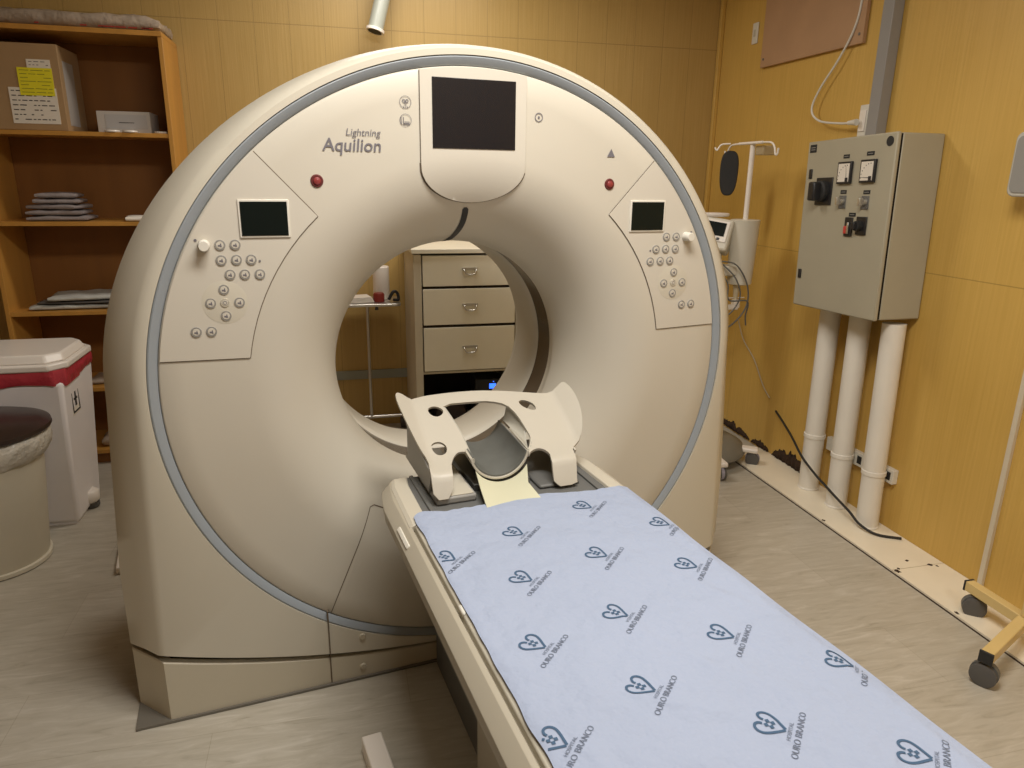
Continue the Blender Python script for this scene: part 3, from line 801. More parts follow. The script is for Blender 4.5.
# ================================================================== SHEET
def wrk(x, y):
    h = .0035*noise.noise(Vector((x*5, y*4, 1.3)))
    v = Vector((x*2.2+y*.9, y*2.4-x*.7, 4.))
    h += .0060*(abs(noise.noise(v*1.6))-.2)*min(1, max(.15, (-y-.6)*1.2))
    h += .0045*max(0, 1-abs(noise.noise(Vector((x*2.6-y*1.1, y*3.1+x*1.7, 12.))))*2.2)**5*min(1, max(0, (-y-.55)*1.5))
    h += .0022*abs(noise.noise(Vector((x*9, y*9, 9.))))
    return h
def sheetz(x, y):
    z = .7975+wrk(x, y)*min(1, max(.12, (.305-abs(x))*14))
    e = x-.300
    if e > 0: z -= .35*e
    e = -.300-x
    if e > 0: z -= .3*e
    return z
def bed_sheet():
    mb = MB(); nu, nv = 90, 260
    def fn(u, v, dz=0):
        xl = -.311+.004*noise.noise(Vector((0, v*30, 2))); xr = .330+.012*noise.noise(Vector((5, v*9, 2)))+.012*min(1, v*1.4)
        x = xl+(xr-xl)*u
        yf_ = -.432-.010*math.sin(u*9)+.010*noise.noise(Vector((u*9, 0, 3)))+.024*(1-u)**2-.020*(1-min(1, u/.05))**2+.006*noise.noise(Vector((u*26, 1, 3)))
        y = yf_+(-2.70-yf_)*v; return (x, y, sheetz(x, y)+dz)
    mb.grid(lambda u, v: fn(u, v), nu, nv)
    # underside and rim, 2 mm thick
    o = len(mb.v); mb.grid(lambda u, v: fn(u, v, -.0022), nu, nv)
    W_ = nu+1
    rim = [i for i in range(W_)]+[j*W_+nu for j in range(1, nv+1)]+[nv*W_+i for i in range(nu-1, -1, -1)]+[j*W_ for j in range(nv-1, 0, -1)]
    for a, b in zip(rim, rim[1:]+rim[:1]): mb.f.append((a, b, b+o, a+o)); mb.m.append(0)
    # printed hospital marks
    A = math.radians(41)
    hearts = [(.139, -.522), (-.096, -.601), (-.158, -.808), (.051, -.771), (.285, -.681), (-.292, -.661), (.227, -.883), (.297, -1.277), (.233, -1.494), (-.225, -1.035), (-.093, -1.212), (-.025, -1.0), (-.292, -1.271), (.136, -1.134), (.058, -1.367)]
    lobe = [(-.0045, .010), (-.006, .016), (-.012, .0205), (-.019, .019), (-.0235, .013), (-.0235, .004), (-.018, -.006), (-.009, -.017), (-.001, -.0265)]
    lb = [tuple(p)[:2] for p in smooth_path([(x, y, 0) for x, y in lobe], 4)]
    tO = text2d('OURO BRANCO', 1, .006, 0, .112); tH = text2d('HOSPITAL', 1, 0, 0, .042)
    def put(vs, fs, hx, hy, mi, ox=0, oy=0):
        c, s = math.cos(A), math.sin(A); out = []
        for x, y in vs:
            x += ox; y += oy; X = hx+x*c-y*s; Y = hy+x*s+y*c
            xc = min(.326, max(-.307, X)); out.append((xc, Y, sheetz(xc, Y)+.0012))
        fs = [f for f in fs if all(-.307 < out[i][0] < .326 for i in f)]
        mb.mi = mi; mb.add(out, fs); mb.mi = 0
    for hx, hy in hearts:
        put(*stroke2d(lb, .0048), hx, hy, 1); put(*stroke2d([(-x, y) for x, y in lb], .0048), hx, hy, 1)
        for dx, dy in ((-.0045, .0045), (.0045, .0045), (-.0045, -.0045), (.0045, -.0045)):
            q = .0046; px, py = dx*1.0, dy-.001
            put([(px-q, py), (px, py-q), (px+q, py), (px, py+q)], [(0, 1, 2, 3)], hx, hy, 1)
        put(tH[0], tH[1], hx, hy, 2, -.021, -.0365); put(tO[0], tO[1], hx, hy, 2, -.056, -.052)
    o = mb.build('bed_sheet', [SHEETM, SHEETI, SHEETI2], weld=False, smooth=60, recalc=False)
    tag(o, 'pale blue hospital sheet printed with grey-blue hearts, spread on the scanner table', 'sheet')
bed_sheet()

# ================================================================== ELECTRICAL CABINET on the right wall
E_ = thing('electrical_cabinet', 'grey metal electrical control cabinet with dials mounted on the right wall', 'electrical cabinet', rm(-.002, -1.746, 1.455))
E_.rotation_euler = (Matrix.Rotation(RZ, 4, 'Z') @ Matrix.Rotation(math.radians(-2.0), 4, 'X') @ Matrix.Rotation(math.radians(0), 4, 'Y')).to_euler()
# local: x = -depth towards the room, y along the wall (+ = deeper), z up
MB().box(-.218, -.003, -.308, .285, -.405, .405).build('housing', CABM, E_, bevel=.006)
door = MB().box(-.250, -.229, -.312, .290, -.408, .408).build('door', CABM, E_, bevel=.006)
MB().box(-.232, -.214, -.305, .282, -.401, .401).build('door_gasket', DARK, E_)
def cu(u, w_): return (.285-u*1.04, .405-w_)          # u right in view, w down
def cplate(u, w_, a, b, x0, x1, name, M, parent, bevel=.001):
    y, z = cu(u, w_); return MB().box(x1, x0, y-a/2, y+a/2, z-b/2, z+b/2).build(name, M, parent, bevel=bevel)
cplate(.036, .031, .050, .038, -.250, -.252, 'name_plate', BLACKM, door)
y, z = cu(.536, .034); MB().lathe([(.021, 0), (.021, -.002), (0, -.002)], 28, (-.2502, y, z), 'x', 1, 1).build('round_badge', BLACKM, door)
for (u, w_, t_) in ((.278, .082, .042), (.430, .078, .048), (.285, .243, .042), (.435, .246, .044), (.360, .346, .046)):
    p = cplate(u, w_, t_, .018, -.250, -.2515, 'legend_plate', BLACKM, door)
    y, z = cu(u, w_); MB().box(-.2522, -.2512, y-t_*.33, y+t_*.33, z-.0012, z+.0012).build('legend_text', MIDG, p)
y, z = cu(.036, .031); MB().box(-.2527, -.2517, y-.016, y+.016, z+.003, z+.006).box(-.2527, -.2517, y-.016, y+.016, z-.007, z-.004).build('legend_text', MIDG, door)
def meter(u, w_, ang):
    f = cplate(u, w_, .092, .100, -.250, -.264, 'meter', BLACK, door, .002); y, z = cu(u, w_)
    MB().box(-.2655, -.262, y-.038, y+.038, z-.041, z+.041).build('meter_face', PAPER, f)
    mb = MB()
    c = Vector((-.2665, y-.024, z-.030)); d = Vector((0, math.cos(ang), math.sin(ang)))
    n_ = Vector((0, -d.z, d.y)); mb.add([c+n_*.0016, c-n_*.0016, c+d*.062-n_*.0006, c+d*.062+n_*.0006], [(0, 1, 2, 3)])
    for k in range(7):
        a = PI/2*k/6; q = Vector((-.2663, c.y+.058*math.cos(a), c.z+.062*math.sin(a)))
        mb.add([q+Vector((0, -.002, -.002)), q+Vector((0, .002, -.002)), q+Vector((0, .002, .003)), q+Vector((0, -.002, .003))], [(0, 1, 2, 3)])
    mb.add([c+Vector((0, -.011, -.011)), c+Vector((0, .008, -.011)), c+Vector((0, .008, .007)), c+Vector((0, -.011, .007))], [(0, 1, 2, 3)])
    mb.build('needle', INK, f, weld=False)
meter(.286, .156, math.radians(82)); meter(.434, .154, math.radians(3))
# big rotary isolator
f = cplate(.148, .238, .120, .130, -.250, -.256, 'isolator_switch', BLACK, door, .002); y, z = cu(.140, .238)
MB().lathe([(.050, 0), (.050, -.02), (.042, -.026), (0, -.026)], 28, (-.256, y, z), 'x').build('dial', BLACKM, f)
MB().box(-.318, -.276, y-.018, y+.030, z-.045, z+.045).build('handle', BLACK, f, bevel=.008)
cplate(.036, .152, .024, .046, -.250, -.256, 'hinge_latch', BLACK, door, .004)
cplate(.030, .648, .024, .046, -.250, -.256, 'hinge_latch', BLACK, door, .004)
for (u, w_) in ((.285, .289), (.432, .292)):
    f = cplate(u, w_, .048, .060, -.250, -.254, 'selector_switch', DKGREY, door, .002); y, z = cu(u, w_)
    MB().lathe([(.017, 0), (.015, -.016), (0, -.016)], 20, (-.254, y, z+.004), 'x').build('collar', CHROME, f)
    MB().box(-.288, -.268, y-.006, y+.006, z-.014, z+.022).build('lever', CHROME, f, bevel=.003)
f = cplate(.346, .402, .052, .088, -.250, -.256, 'push_button_block', BLACK, door, .002); y, z = cu(.342, .412)
MB().box(-.264, -.256, y+.000, y+.018, z-.022, z+.014).build('red_button', mat('red_button', (.55, .06, .05), .4), f, bevel=.003)
MB().box(-.264, -.256, y-.014, y-.002, z-.022, z+.030).build('grey_button', CHROME, f, bevel=.003)
f = cplate(.428, .395, .066, .082, -.250, -.257, 'rotary_switch', BLACK, door, .002); y, z = cu(.420, .395)
MB().lathe([(.022, 0), (.022, -.022), (0, -.022)], 24, (-.257, y, z), 'x').build('dial', BLACKM, f); MB().box(-.292, -.276, y-.007, y+.020, z-.016, z+.016).build('handle', BLACK, f, bevel=.003)

# ------------------------------------------------------------------ three pipes
for i, (d, lab) in enumerate([(-1.583, 'white plastic pipe under the cabinet, farthest of the three'), (-1.818, 'white plastic pipe under the cabinet, middle of the three'), (-2.052, 'white plastic pipe under the cabinet, nearest of the three')]):
    P = thing('conduit_pipe', lab, 'pipe', rm(-.088, d, .012), RZ, 'pipes under the electrical cabinet')
    P.rotation_euler = (Matrix.Rotation(RZ, 4, 'Z') @ Matrix.Rotation(math.radians((-.7, -1.3, -1.9)[i]), 4, 'X')).to_euler()
    MB().lathe([(.051, 0), (.052, .01), (.052, (1.022, 1.022, 1.022)[i])], 36).build('tube', PIPEM, P)
    hz = .285 if i else .31
    MB().lathe([(.052, hz-.012), (.0565, hz-.010), (.0565, hz+.010), (.052, hz+.012)], 36).build('strap', PIPEM, P)
    MB().lathe([(.056, 0), (.056, .006), (.052, .010)], 36).build('foot_collar', PIPEM, P)
# thin conduit and clips behind
P = thing('thin_conduit', 'thin white conduit between the far and middle pipes', 'pipe', rm(-.022, -1.705, .32), RZ)
MB().tube([(0, 0, 0), (0, 0, .72)], .013, 14).build('tube', PIPEM, P)
for z in (.12, .42): MB().box(-.006, .02, -.022, .022, z-.013, z+.013).build('clip', WHITEP, P, bevel=.003)
P = thing('mounting_channel', 'white perforated channel fixed to the wall behind the three pipes', 'bracket', rm(-.018, -1.86, .285), RZ)
MB().box(-.012, .017, -.245, .25, -.036, .036).build('rail', WHITEP, P, bevel=.002)
MB().box(-.014, -.0115, -.228, -.200, -.020, .020).build('slot', BLACKM, P)
MB().box(-.014, -.0115, -.025, .005, -.020, .020).build('slot', BLACKM, P)

# ------------------------------------------------------------------ trunking, board, switch, socket, cables
o = MB(); o.box(-.058, -.001, -.036, .036, 0, 1.06); o = o.build('cable_trunking', [DUCTM], bevel=.003); place(o, rm(-.001, -1.635, 1.88)); tag(o, 'dark grey vertical cable trunking rising behind the cabinet', 'trunking')
B = thing('wall_board', 'brown-pink painted board screwed high on the right wall', 'board', rm(-.002, -.995, 2.668), RZ)
MB().box(-.022, -.001, -.448, .450, -.345, .345).build('panel', BOARDM, B, bevel=.002)
for y in (-.42, .42):
    MB().lathe([(.007, 0), (.007, -.003), (0, -.003)], 12, (-.022, y, -.30), 'x').build('screw', DKGREY, B)
B = thing('wall_plate', 'small white switch plate on the wall beside the brown board', 'switch', rm(-.001, -.425, 2.538), RZ)
MB().box(-.008, 0, -.030, .030, -.060, .060).build('plate', WHITEP, B, bevel=.003); MB().box(-.011, -.007, -.010, .010, -.020, .020).build('switch', BEDTOP, B, bevel=.001)
B = thing('power_socket', 'white wall socket above the cabinet with a white plug in it', 'socket', rm(-.001, -1.535, 1.955), RZ)
MB().box(-.030, 0, -.030, .030, -.075, .075).build('box', WHITEP, B, bevel=.004)
MB().box(-.036, -.029, -.022, .022, -.050, .050).build('face', LIDW, B, bevel=.002)
cw = smooth_path([(-.028, -1.409, 2.80), (-.028, -1.405, 2.519), (-.030, -1.375, 2.389), (-.035, -1.292, 2.264), (-.040, -1.175, 2.134), (-.045, -1.137, 2.037), (-.05, -1.22, 1.975), (-.06, -1.408, 1.950), (-.062, -1.50, 1.948)])
P = thing('white_cord', 'thin white cord hanging in a loop from above into the wall socket', 'cord', K, RZ)
MB().tube([v for v in cw], .0055, 8).build('cable', CABLEW, P)
MB().tube([(-.062, -1.47, 1.948), (-.060, -1.53, 1.948)], [.010, .016], 14).build('plug', WHITEP, P)
bc = smooth_path([(-.012, -1.10, .30), (-.05, -1.24, .275), (-.11, -1.42, .25), (-.152, -1.58, .200), (-.153, -1.705, .149), (-.153, -1.794, .123), (-.155, -1.904, .093), (-.157, -2.0, .070), (-.157, -2.085, .040), (-.12, -2.16, .0205), (-.03, -2.22, .0195)])
o = place(MB().tube(bc, .0065, 8).build('floor_cable', CABLEB), K); tag(o, 'thin black cord drooping from the wall across the feet of the pipes', 'cord')
gc = smooth_path([(-.03, -.605, .775), (-.02, -.677, .656), (-.015, -.816, .555), (-.012, -.934, .421), (-.012, -1.02, .36)])
o = place(MB().tube(gc, .004, 6).build('grey_cord', mat('pale_grey_cable', (.4, .33, .22), .5)), K); tag(o, 'pale thin cord lying against the wall below the injector', 'cord')

# crumbled panel foot along the right wall
def crumble(d0, d1, h, seed):
    random.seed(seed); n = max(10, int((d1-d0)/.008)); mb = MB(); top = []
    for i in range(n+1):
        t = i/n; e = math.sin(t*PI)**.5; top.append(max(.004, h*e*(.6+.4*noise.noise(Vector((t*9, seed, 0)))+.2*random.random())))
    pl = [(d0+(d1-d0)*i/n, .012) for i in range(n+1)]
    vs = []
    for i in range(n+1):
        y = d0+(d1-d0)*i/n; th = .004+.012*random.random()
        vs += [(-.001, y, .012), (-.001-th, y, .014), (-.001-th*.8, y, .012+top[i]*.6), (-.001, y, .012+top[i])]
    mb.add(vs, [(4*i+k, 4*i+(k+1) % 4, 4*i+4+(k+1) % 4, 4*i+4+k) for i in range(n) for k in range(4)]+[(0, 1, 2, 3), (4*n+3, 4*n+2, 4*n+1, 4*n)])
    o = place(mb.build('crumbled_edge', CRUMB, smooth=0), K); return o
tag(crumble(-1.46, -1.10, .105, 3), 'large dark rotted patch at the foot of the right wall near the far pipe', 'wall damage')
tag(crumble(-1.06, -.86, .055, 5), 'small dark rotted patch at the wall foot beside the injector caster', 'wall damage')
tag(crumble(-.84, -.42, .07, 8), 'dark crumbled wall edge behind the injector base', 'wall damage')
# dark chips on the duct cover
for i, (a, d) in enumerate([(-.262, -2.585), (-.18, -2.50), (-.10, -2.58), (-.27, -2.86), (-.268, -2.06)]):
    pass

# ================================================================== ROLLING FRAME lower right
F_ = thing('rolling_frame', 'yellow-painted steel floor frame on grey casters beside the right wall', 'stand', rm(-.20, -3.0, 0), RZ)
MB().box(-.020, .020, -.45, .245, .095, .135).build('beam', YFRAME, F_, bevel=.003)
MB().box(-.022, .022, .243, .251, .093, .137).build('end_cap', BLACKM, F_, bevel=.002)
Mr = Matrix.Rotation(math.radians(24), 4, 'Z')
MB().box(-.355, -.018, -.020, .020, .095, .135, Mr).build('cross_beam', YFRAME, F_, bevel=.003)
MB().box(-.362, -.353, -.022, .022, .093, .137, Mr).build('end_cap', BLACKM, F_, bevel=.002)
MB().box(-.020, .020, -.035, .005, .135, 1.25).build('post', YFRAME, F_, bevel=.003)
def caster(parent, x, y, r=.036, rot=0., z=.095, M=WHEEL, hood=DKGREY, nm='caster'):
    mb = MB(); c = Vector((x, y, r)); d = Vector((math.cos(rot), math.sin(rot), 0))
    for s in (-1, 1):
        a = c+d*(s*.008); mb.tube([a, a+d*(s*.004), a+d*(s*.014), a+d*(s*.017)], [r, r, r, r*.75], 24)
    mb.tube([c-d*.01, c+d*.01], r*.45, 12)
    o = mb.build(nm, M, parent, smooth=40)
    h = MB(); h.tube([(x, y, z), (x, y, r*1.2)], .008, 10); h.tube([c-d*.008+Vector((0, 0, .004)), c+d*.008+Vector((0, 0, .004))], r*1.05, 20)
    h.build('fork', hood, o, smooth=40); return o
p1 = Mr @ Vector((-.335, 0, 0)); caster(F_, p1.x, p1.y, .042, .5); caster(F_, .0, .205, .042, .9)
caster(F_, .0, -.42, .042, .3)

# grey wall device at right edge
Dv = thing('wall_device', 'grey rounded device on the right wall at the picture edge', 'device', rm(-.001, -2.58, 1.735), RZ)
def rrect(w_, h, r, n=6):
    out = []
    for cx, cy, a0 in ((w_/2-r, h/2-r, 0), (-w_/2+r, h/2-r, PI/2), (-w_/2+r, -h/2+r, PI), (w_/2-r, -h/2+r, 1.5*PI)):
        for i in range(n+1): a = a0+PI/2*i/n; out.append((cx+r*math.cos(a), cy+r*math.sin(a)))
    return out
MB().prism(rrect(.21, .235, .03), lambda y, z: (-.10, y, z), lambda y, z: (-.06, y, z)).build('body', CHROME if False else mat('pale_grey_plastic', (.54, .52, .46), .45), Dv, bevel=.006)
MB().prism(rrect(.185, .205, .025), lambda y, z: (-.104, y, z), lambda y, z: (-.099, y, z)).build('front_panel', MIDG, Dv, bevel=.001)
MB().box(-.06, 0, -.03, .03, -.04, .04).build('bracket', MIDG, Dv)

# ================================================================== CONTRAST INJECTOR / IV STAND behind the gantry
I = thing('injector_stand', 'white medical injector stand with IV pole on casters in the far right corner', 'medical stand', rm(-.48, -1.0, 0), RZ)
MB().lathe([(.30, .055), (.315, .07), (.30, .11), (.22, .15), (.08, .165), (.04, .17)], 40, sx=.92, sy=.95).build('base_cover', DOMEG, I, smooth=50)
MB().tube([(0, 0, .15), (0, 0, 1.1)], .028, 20).build('column', PIPEM, I)
for x, y in ((-.03, -.36), (.275, -.20), (-.34, -.05), (.26, .22), (-.1, .34)):
    ang = math.atan2(y, x); L = math.hypot(x, y); Ml = Matrix.Rotation(ang, 4, 'Z')
    MB().box(.22, L+.03, -.032, .032, .082, .112, Ml).build('foot', LIDW, I, bevel=.010)
    caster(I, x, y, .040, ang+PI/2, .09, WHEEL, LAVEN)
tubb = MB().lathe([(.050, -.37), (.062, -.365), (.068, -.20), (.074, -.02), (.076, .0), (.070, .003)], 36, (.185, 0, 1.445), sx=1.12, sy=1.1)
hd = tubb.build('injector_head', PUMPW, I, smooth=50)
MB().box(.0, .15, -.05, .05, 1.13, 1.19).build('arm', PUMPW, I, bevel=.01)
MB().tube([(.185, 0, 1.44), (.185, 0, 1.862)], .0145, 18).build('iv_pole', LIDW, I)
hk = MB(); hk.tube([(.17, -.12, 1.865), (.17, .12, 1.865)], .008, 10)
for s in (-1, 1):
    hk.tube(smooth_path([(.17, s*.11, 1.865), (.17, s*.20, 1.860), (.17, s*.235, 1.835), (.17, s*.248, 1.800), (.17, s*.265, 1.80), (.17, s*.272, 1.83)], 5), .0055, 8)
hk.tube(smooth_path([(.12, .13, 1.865), (.08, .16, 1.86), (.06, .17, 1.83), (.05, .18, 1.845)], 5), .005, 8)
hk.build('hook_bar', LIDW, I, smooth=60)
MB().box(.19, .27, -.10, -.02, 1.80, 1.85).build('pole_clamp', mat('translucent_plastic', (.5, .42, .28), .3, alpha=.6), I, bevel=.006)
# control display
Md = Matrix.Translation((.0, .03, 1.375)) @ Matrix.Rotation(math.radians(10), 4, 'Y') @ Matrix.Rotation(math.radians(-38), 4, 'Z') @ Matrix.Rotation(math.radians(-14), 4, 'X')
dm = MB().box(-.105, .105, -.02, .10, -.10, .085, Md).build('control_unit', PUMPW, I, bevel=.014, seg=3)
MB().box(-.085, .088, -.026, -.018, -.055, .068, Md).build('bezel', LIDW, dm, bevel=.004)
MB().box(-.066, .070, -.029, -.024, -.022, .055, Md).build('screen', SMGL, dm)
for k in range(2): MB().box(.010+k*.024, .026+k*.024, -.030, -.025, -.046, -.032, Md).build('key', BLACK, dm)
MB().box(-.10, .08, .0, .10, -.26, -.10, Md).build('lower_housing', PUMPW, I, bevel=.02, seg=3)
MB().lathe([(.075, 0), (.082, .006), (.082, .016), (.075, .020), (0, .022)], 30, (.045, .10, 1.46)).build('top_cap', LIDW, I, smooth=50)
MB().tube([(.17, 0, 1.08), (.17, 0, .97)], [.02, .012], 12).build('nozzle', mat('clear_nozzle', (.6, .52, .36), .3), I)
MB().tube([(.11, 0, .995), (.23, 0, .995)], .003, 6).build('cross_pin', LIDW, I)
MB().box(.06, .185, -.02, .02, .925, .955).build('holder_arm', LIDW, I, bevel=.004); MB().box(.155, .195, -.018, .018, .935, .985).build('clip', LIDW, I, bevel=.004)
for k, pts in enumerate([[(.0, -.06, 1.22), (.10, -.09, 1.20), (.18, -.10, 1.08), (.19, -.09, .95), (.12, -.06, .84), (.05, 0, .80)],
                         [(-.02, -.06, 1.20), (.05, -.10, 1.10), (.07, -.10, 1.00), (.19, -.10, .99), (.20, -.08, .90), (.22, -.06, .84)],
                         [(.02, -.06, 1.21), (.09, -.11, 1.13), (.14, -.10, 1.02), (.10, -.08, .92), (.03, -.04, .88)]]):
    MB().tube(smooth_path(pts, 6), .0045, 6).build('cable', DKGREY, I, smooth=60)
# black paddle hanging from the hook
Bp = thing('hanging_paddle', 'black oval cuff hanging from the left hook of the IV pole', 'cuff', rm(-.305, -.785, 1.703), RZ)
pd_ = []
for i in range(40):
    a = 2*PI*i/40; c, s = math.cos(a), math.sin(a)
    pd_.append((.052*math.copysign(abs(c)**.7, c)*(1-.10*s*-1), .128*math.copysign(abs(s)**.75, s)))
Mp = Matrix.Rotation(math.radians(-28), 4, 'Z')
mb = MB(); mb.prism(pd_, lambda x, z: Mp @ Vector((x, -.010, z)), lambda x, z: Mp @ Vector((x, .010, z))); mb.build('cuff', BLACKM, Bp, bevel=.005)
MB().tube(smooth_path([(0, 0, .115), (.002, 0, .120), (0, -.002, .124)], 4), .004, 8).build('loop', LIDW, Bp)

# ================================================================== BOOKCASE left
SX0, SX1 = -4.36, -3.415
BK = thing('bookcase', 'tall orange laminate open bookcase against the back wall', 'bookcase', rm(SX1, 0, 0), RZ)
def bk(x0, x1, y0, y1, z0, z1, name, M=SHELFW, bevel=.0015): return MB().box(x0-SX1, x1-SX1, y0, y1, z0, z1).build(name, M, BK, bevel=bevel)
bk(SX1-.022, SX1, -.40, -.006, 0, 2.338, 'side_panel'); bk(SX0, SX0+.022, -.40, -.006, 0, 2.338, 'side_panel')
bk(SX0, SX1, -.405, -.006, 2.338, 2.362, 'top_panel')
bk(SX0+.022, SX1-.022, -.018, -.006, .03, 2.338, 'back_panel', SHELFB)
for z in (1.862, 1.400, .915, .470, .090): bk(SX0+.022, SX1-.022, -.395, -.018, z-.022, z, 'shelf')
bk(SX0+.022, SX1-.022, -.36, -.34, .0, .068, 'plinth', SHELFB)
# cardboard box
C_ = thing('cardboard_box', 'large brown cardboard shipping box on the top shelf with yellow and white labels', 'box', rm(-4.115, -.215, 1.863), RZ)
MB().box(-.22, .195, -.165, .16, 0, .415).build('carton', CARD, C_, bevel=.003)
lab = [('small_label', PAPER, .048, .155, .300, .340), ('yellow_label', YEL, 0, .158, .168, .300), ('white_label', PAPER, -.052, .165, .032, .205)]
for nm, M, x0, x1, z0, z1 in lab:
    yy = -.1665 if nm != 'yellow_label' else -.1675
    l = MB().box(x0, x1, yy-.0008, -.164, z0, z1).build(nm, M, C_)
    mb = MB(); random.seed(7)
    rows = {'small_label': 2, 'yellow_label': 7, 'white_label': 7}[nm]
    for r in range(rows):
        z = z1-(z1-z0)*(r+.8)/(rows+.6); x = x0+.01
        while x < x1-.02:
            L_ = random.uniform(.008, .03) if nm != 'yellow_label' else random.uniform(.03, .07); h_ = .0045 if nm == 'white_label' else .0025
            if random.random() < .75: mb.box(x, min(x+L_, x1-.008), yy-.0014, yy-.0008, z, z+h_)
            x += L_+.008
    mb.build('print', INK if nm != 'yellow_label' else mat('label_print', (.2, .2, .02), .7), l)
MB().box(.1945, .1965, -.115, .04, .030, .345).build('side_label', mat('grey_paper', (.42, .38, .34), .7), C_)
C_ = thing('carton', 'small pale flat carton on the top shelf right of the cardboard box', 'box', rm(-3.665, -.24, 1.863), RZ)
MB().box(-.125, .135, -.10, .10, 0, .108).build('carton_body', mat('pale_card', (.50, .46, .42), .7), C_, bevel=.002)
MB().box(-.085, .118, -.1012, -.099, .02, .092).build('label', mat('grey_label', (.42, .40, .39), .6), C_); MB().box(-.02, .055, -.1024, -.1010, .050, .053).build('print', INK, C_)
for i, (a, lab_) in enumerate([(-3.715, 'white round disc under the front of the small carton, left one'), (-3.63, 'white round disc under the front of the small carton, right one'), (-3.48, 'white round disc lying right of the small carton')]):
    o = MB().lathe([(0, 0), (.034, 0), (.038, .004), (.036, .010), (0, .011)], 24).build('disc', LIDW); place(o, rm(a, -.37 if i < 2 else -.34, 1.863)); tag(o, lab_, 'disc', 'white discs on the top shelf')
# folded cloths
def cloth(a, d, z, w_, dp, h, M, rz=0., seed=0, name='folded_cloth', parent=None):
    def f(u, v): 
        pass
    mb = MB(); n = 14; vs = []
    for k in (0, 1, 2):
        for j in range(n+1):
            for i in range(n+1):
                x = (i/n-.5)*w_; y = (j/n-.5)*dp; ex = abs(i/n-.5)*2; ey = abs(j/n-.5)*2
                r = 1-.5*max(ex, ey)**8
                zz = h*(k/2-.5)*r+.5*h; nn = noise.noise(Vector((x*14+seed*7, y*14, seed)))*.22*h
                sc = 1+(.02*noise.noise(Vector((seed, ex*3, ey*3+k))) + (.012 if k == 1 else 0))
                vs.append((x*sc, y*sc, zz+nn*(k/2)))
    N1 = (n+1)**2; fs = []
    for k in (0, 2):
        for j in range(n):
            for i in range(n): q = k*N1+j*(n+1)+i; fs.append((q, q+1, q+n+2, q+n+1))
    for k in (0, 1):
        rim = [i for i in range(n+1)]+[j*(n+1)+n for j in range(1, n+1)]+[n*(n+1)+i for i in range(n-1, -1, -1)]+[j*(n+1) for j in range(n-1, 0, -1)]
        for p, q in zip(rim, rim[1:]+rim[:1]): fs.append((k*N1+p, k*N1+q, (k+1)*N1+q, (k+1)*N1+p))
    mb.add(vs, fs); o = mb.build(name, M, parent, smooth=70)
    if not parent: place(o, rm(a, d, z), RZ+rz)
    return o
names = ['bottom', 'second from the bottom', 'middle', 'second from the top', 'top']
for i in range(5):
    o = cloth(-4.065+random.uniform(-.014, .014), -.24, 1.401+i*.0300, .29-.024*i, .24-.01*i, .0265, CLOTHG, random.uniform(-.16, .16), i+1)
    tag(o, f'folded grey cloth on the middle shelf, {names[i]} of its stack', 'cloth', 'folded grey cloths')
o = cloth(-3.64, -.30, 1.401, .16, .16, .028, PAPER, .2, 9, 'paper_pad'); tag(o, 'white folded paper on the middle shelf beside the gantry', 'paper')
for i, (a, M, rz, z) in enumerate([(-4.06, CLOTHW, .05, .916), (-4.03, CLOTHD, -.03, .948), (-4.00, CLOTHW, .12, .964)]):
    o = cloth(a, -.22, z, .40-.03*i, .26, .030 if i != 1 else .014, M, rz, 20+i, 'folded_linen')
    tag(o, ['pale folded linen at the bottom of the low shelf pile', 'dark folded linen between two pale ones on the low shelf', 'pale folded linen on top of the low shelf pile'][i], 'linen', 'folded linens on the low shelf')
o = cloth(-3.765, -.26, .916, .09, .30, .10, CLOTHW, .1, 31, 'rolled_linen'); tag(o, 'crumpled pale linen beside the folded linens, next to the gantry', 'linen')
o = cloth(-3.92, -.23, .471, .22, .20, .03, BAGW, 0, 41, 'plastic_bag'); tag(o, 'small crumpled clear bag on the shelf behind the pedal bin', 'bag')
o = cloth(-3.90, -.25, .091, .20, .20, .07, BAGW, 0, 43, 'plastic_bag'); tag(o, 'crumpled clear bag on the bottom shelf between bin and gantry', 'bag')
# wrapped pack on top
P = thing('wrapped_pack', 'long flat pack in clear plastic wrap on top of the bookcase', 'pack', rm(-3.88, -.20, 2.363), RZ)
cloth(-.02, 0, 0, .90, .34, .082, BAGW, 0, 51, 'wrap', P)
mb = MB(); random.seed(2)
for i in range(9):
    x = random.uniform(-.15, .40); mb.box(x, x+random.uniform(.015, .05), -.192, -.186, .008, .014)
mb.build('red_print', mat('red_print', (.35, .03, .02), .6), P)

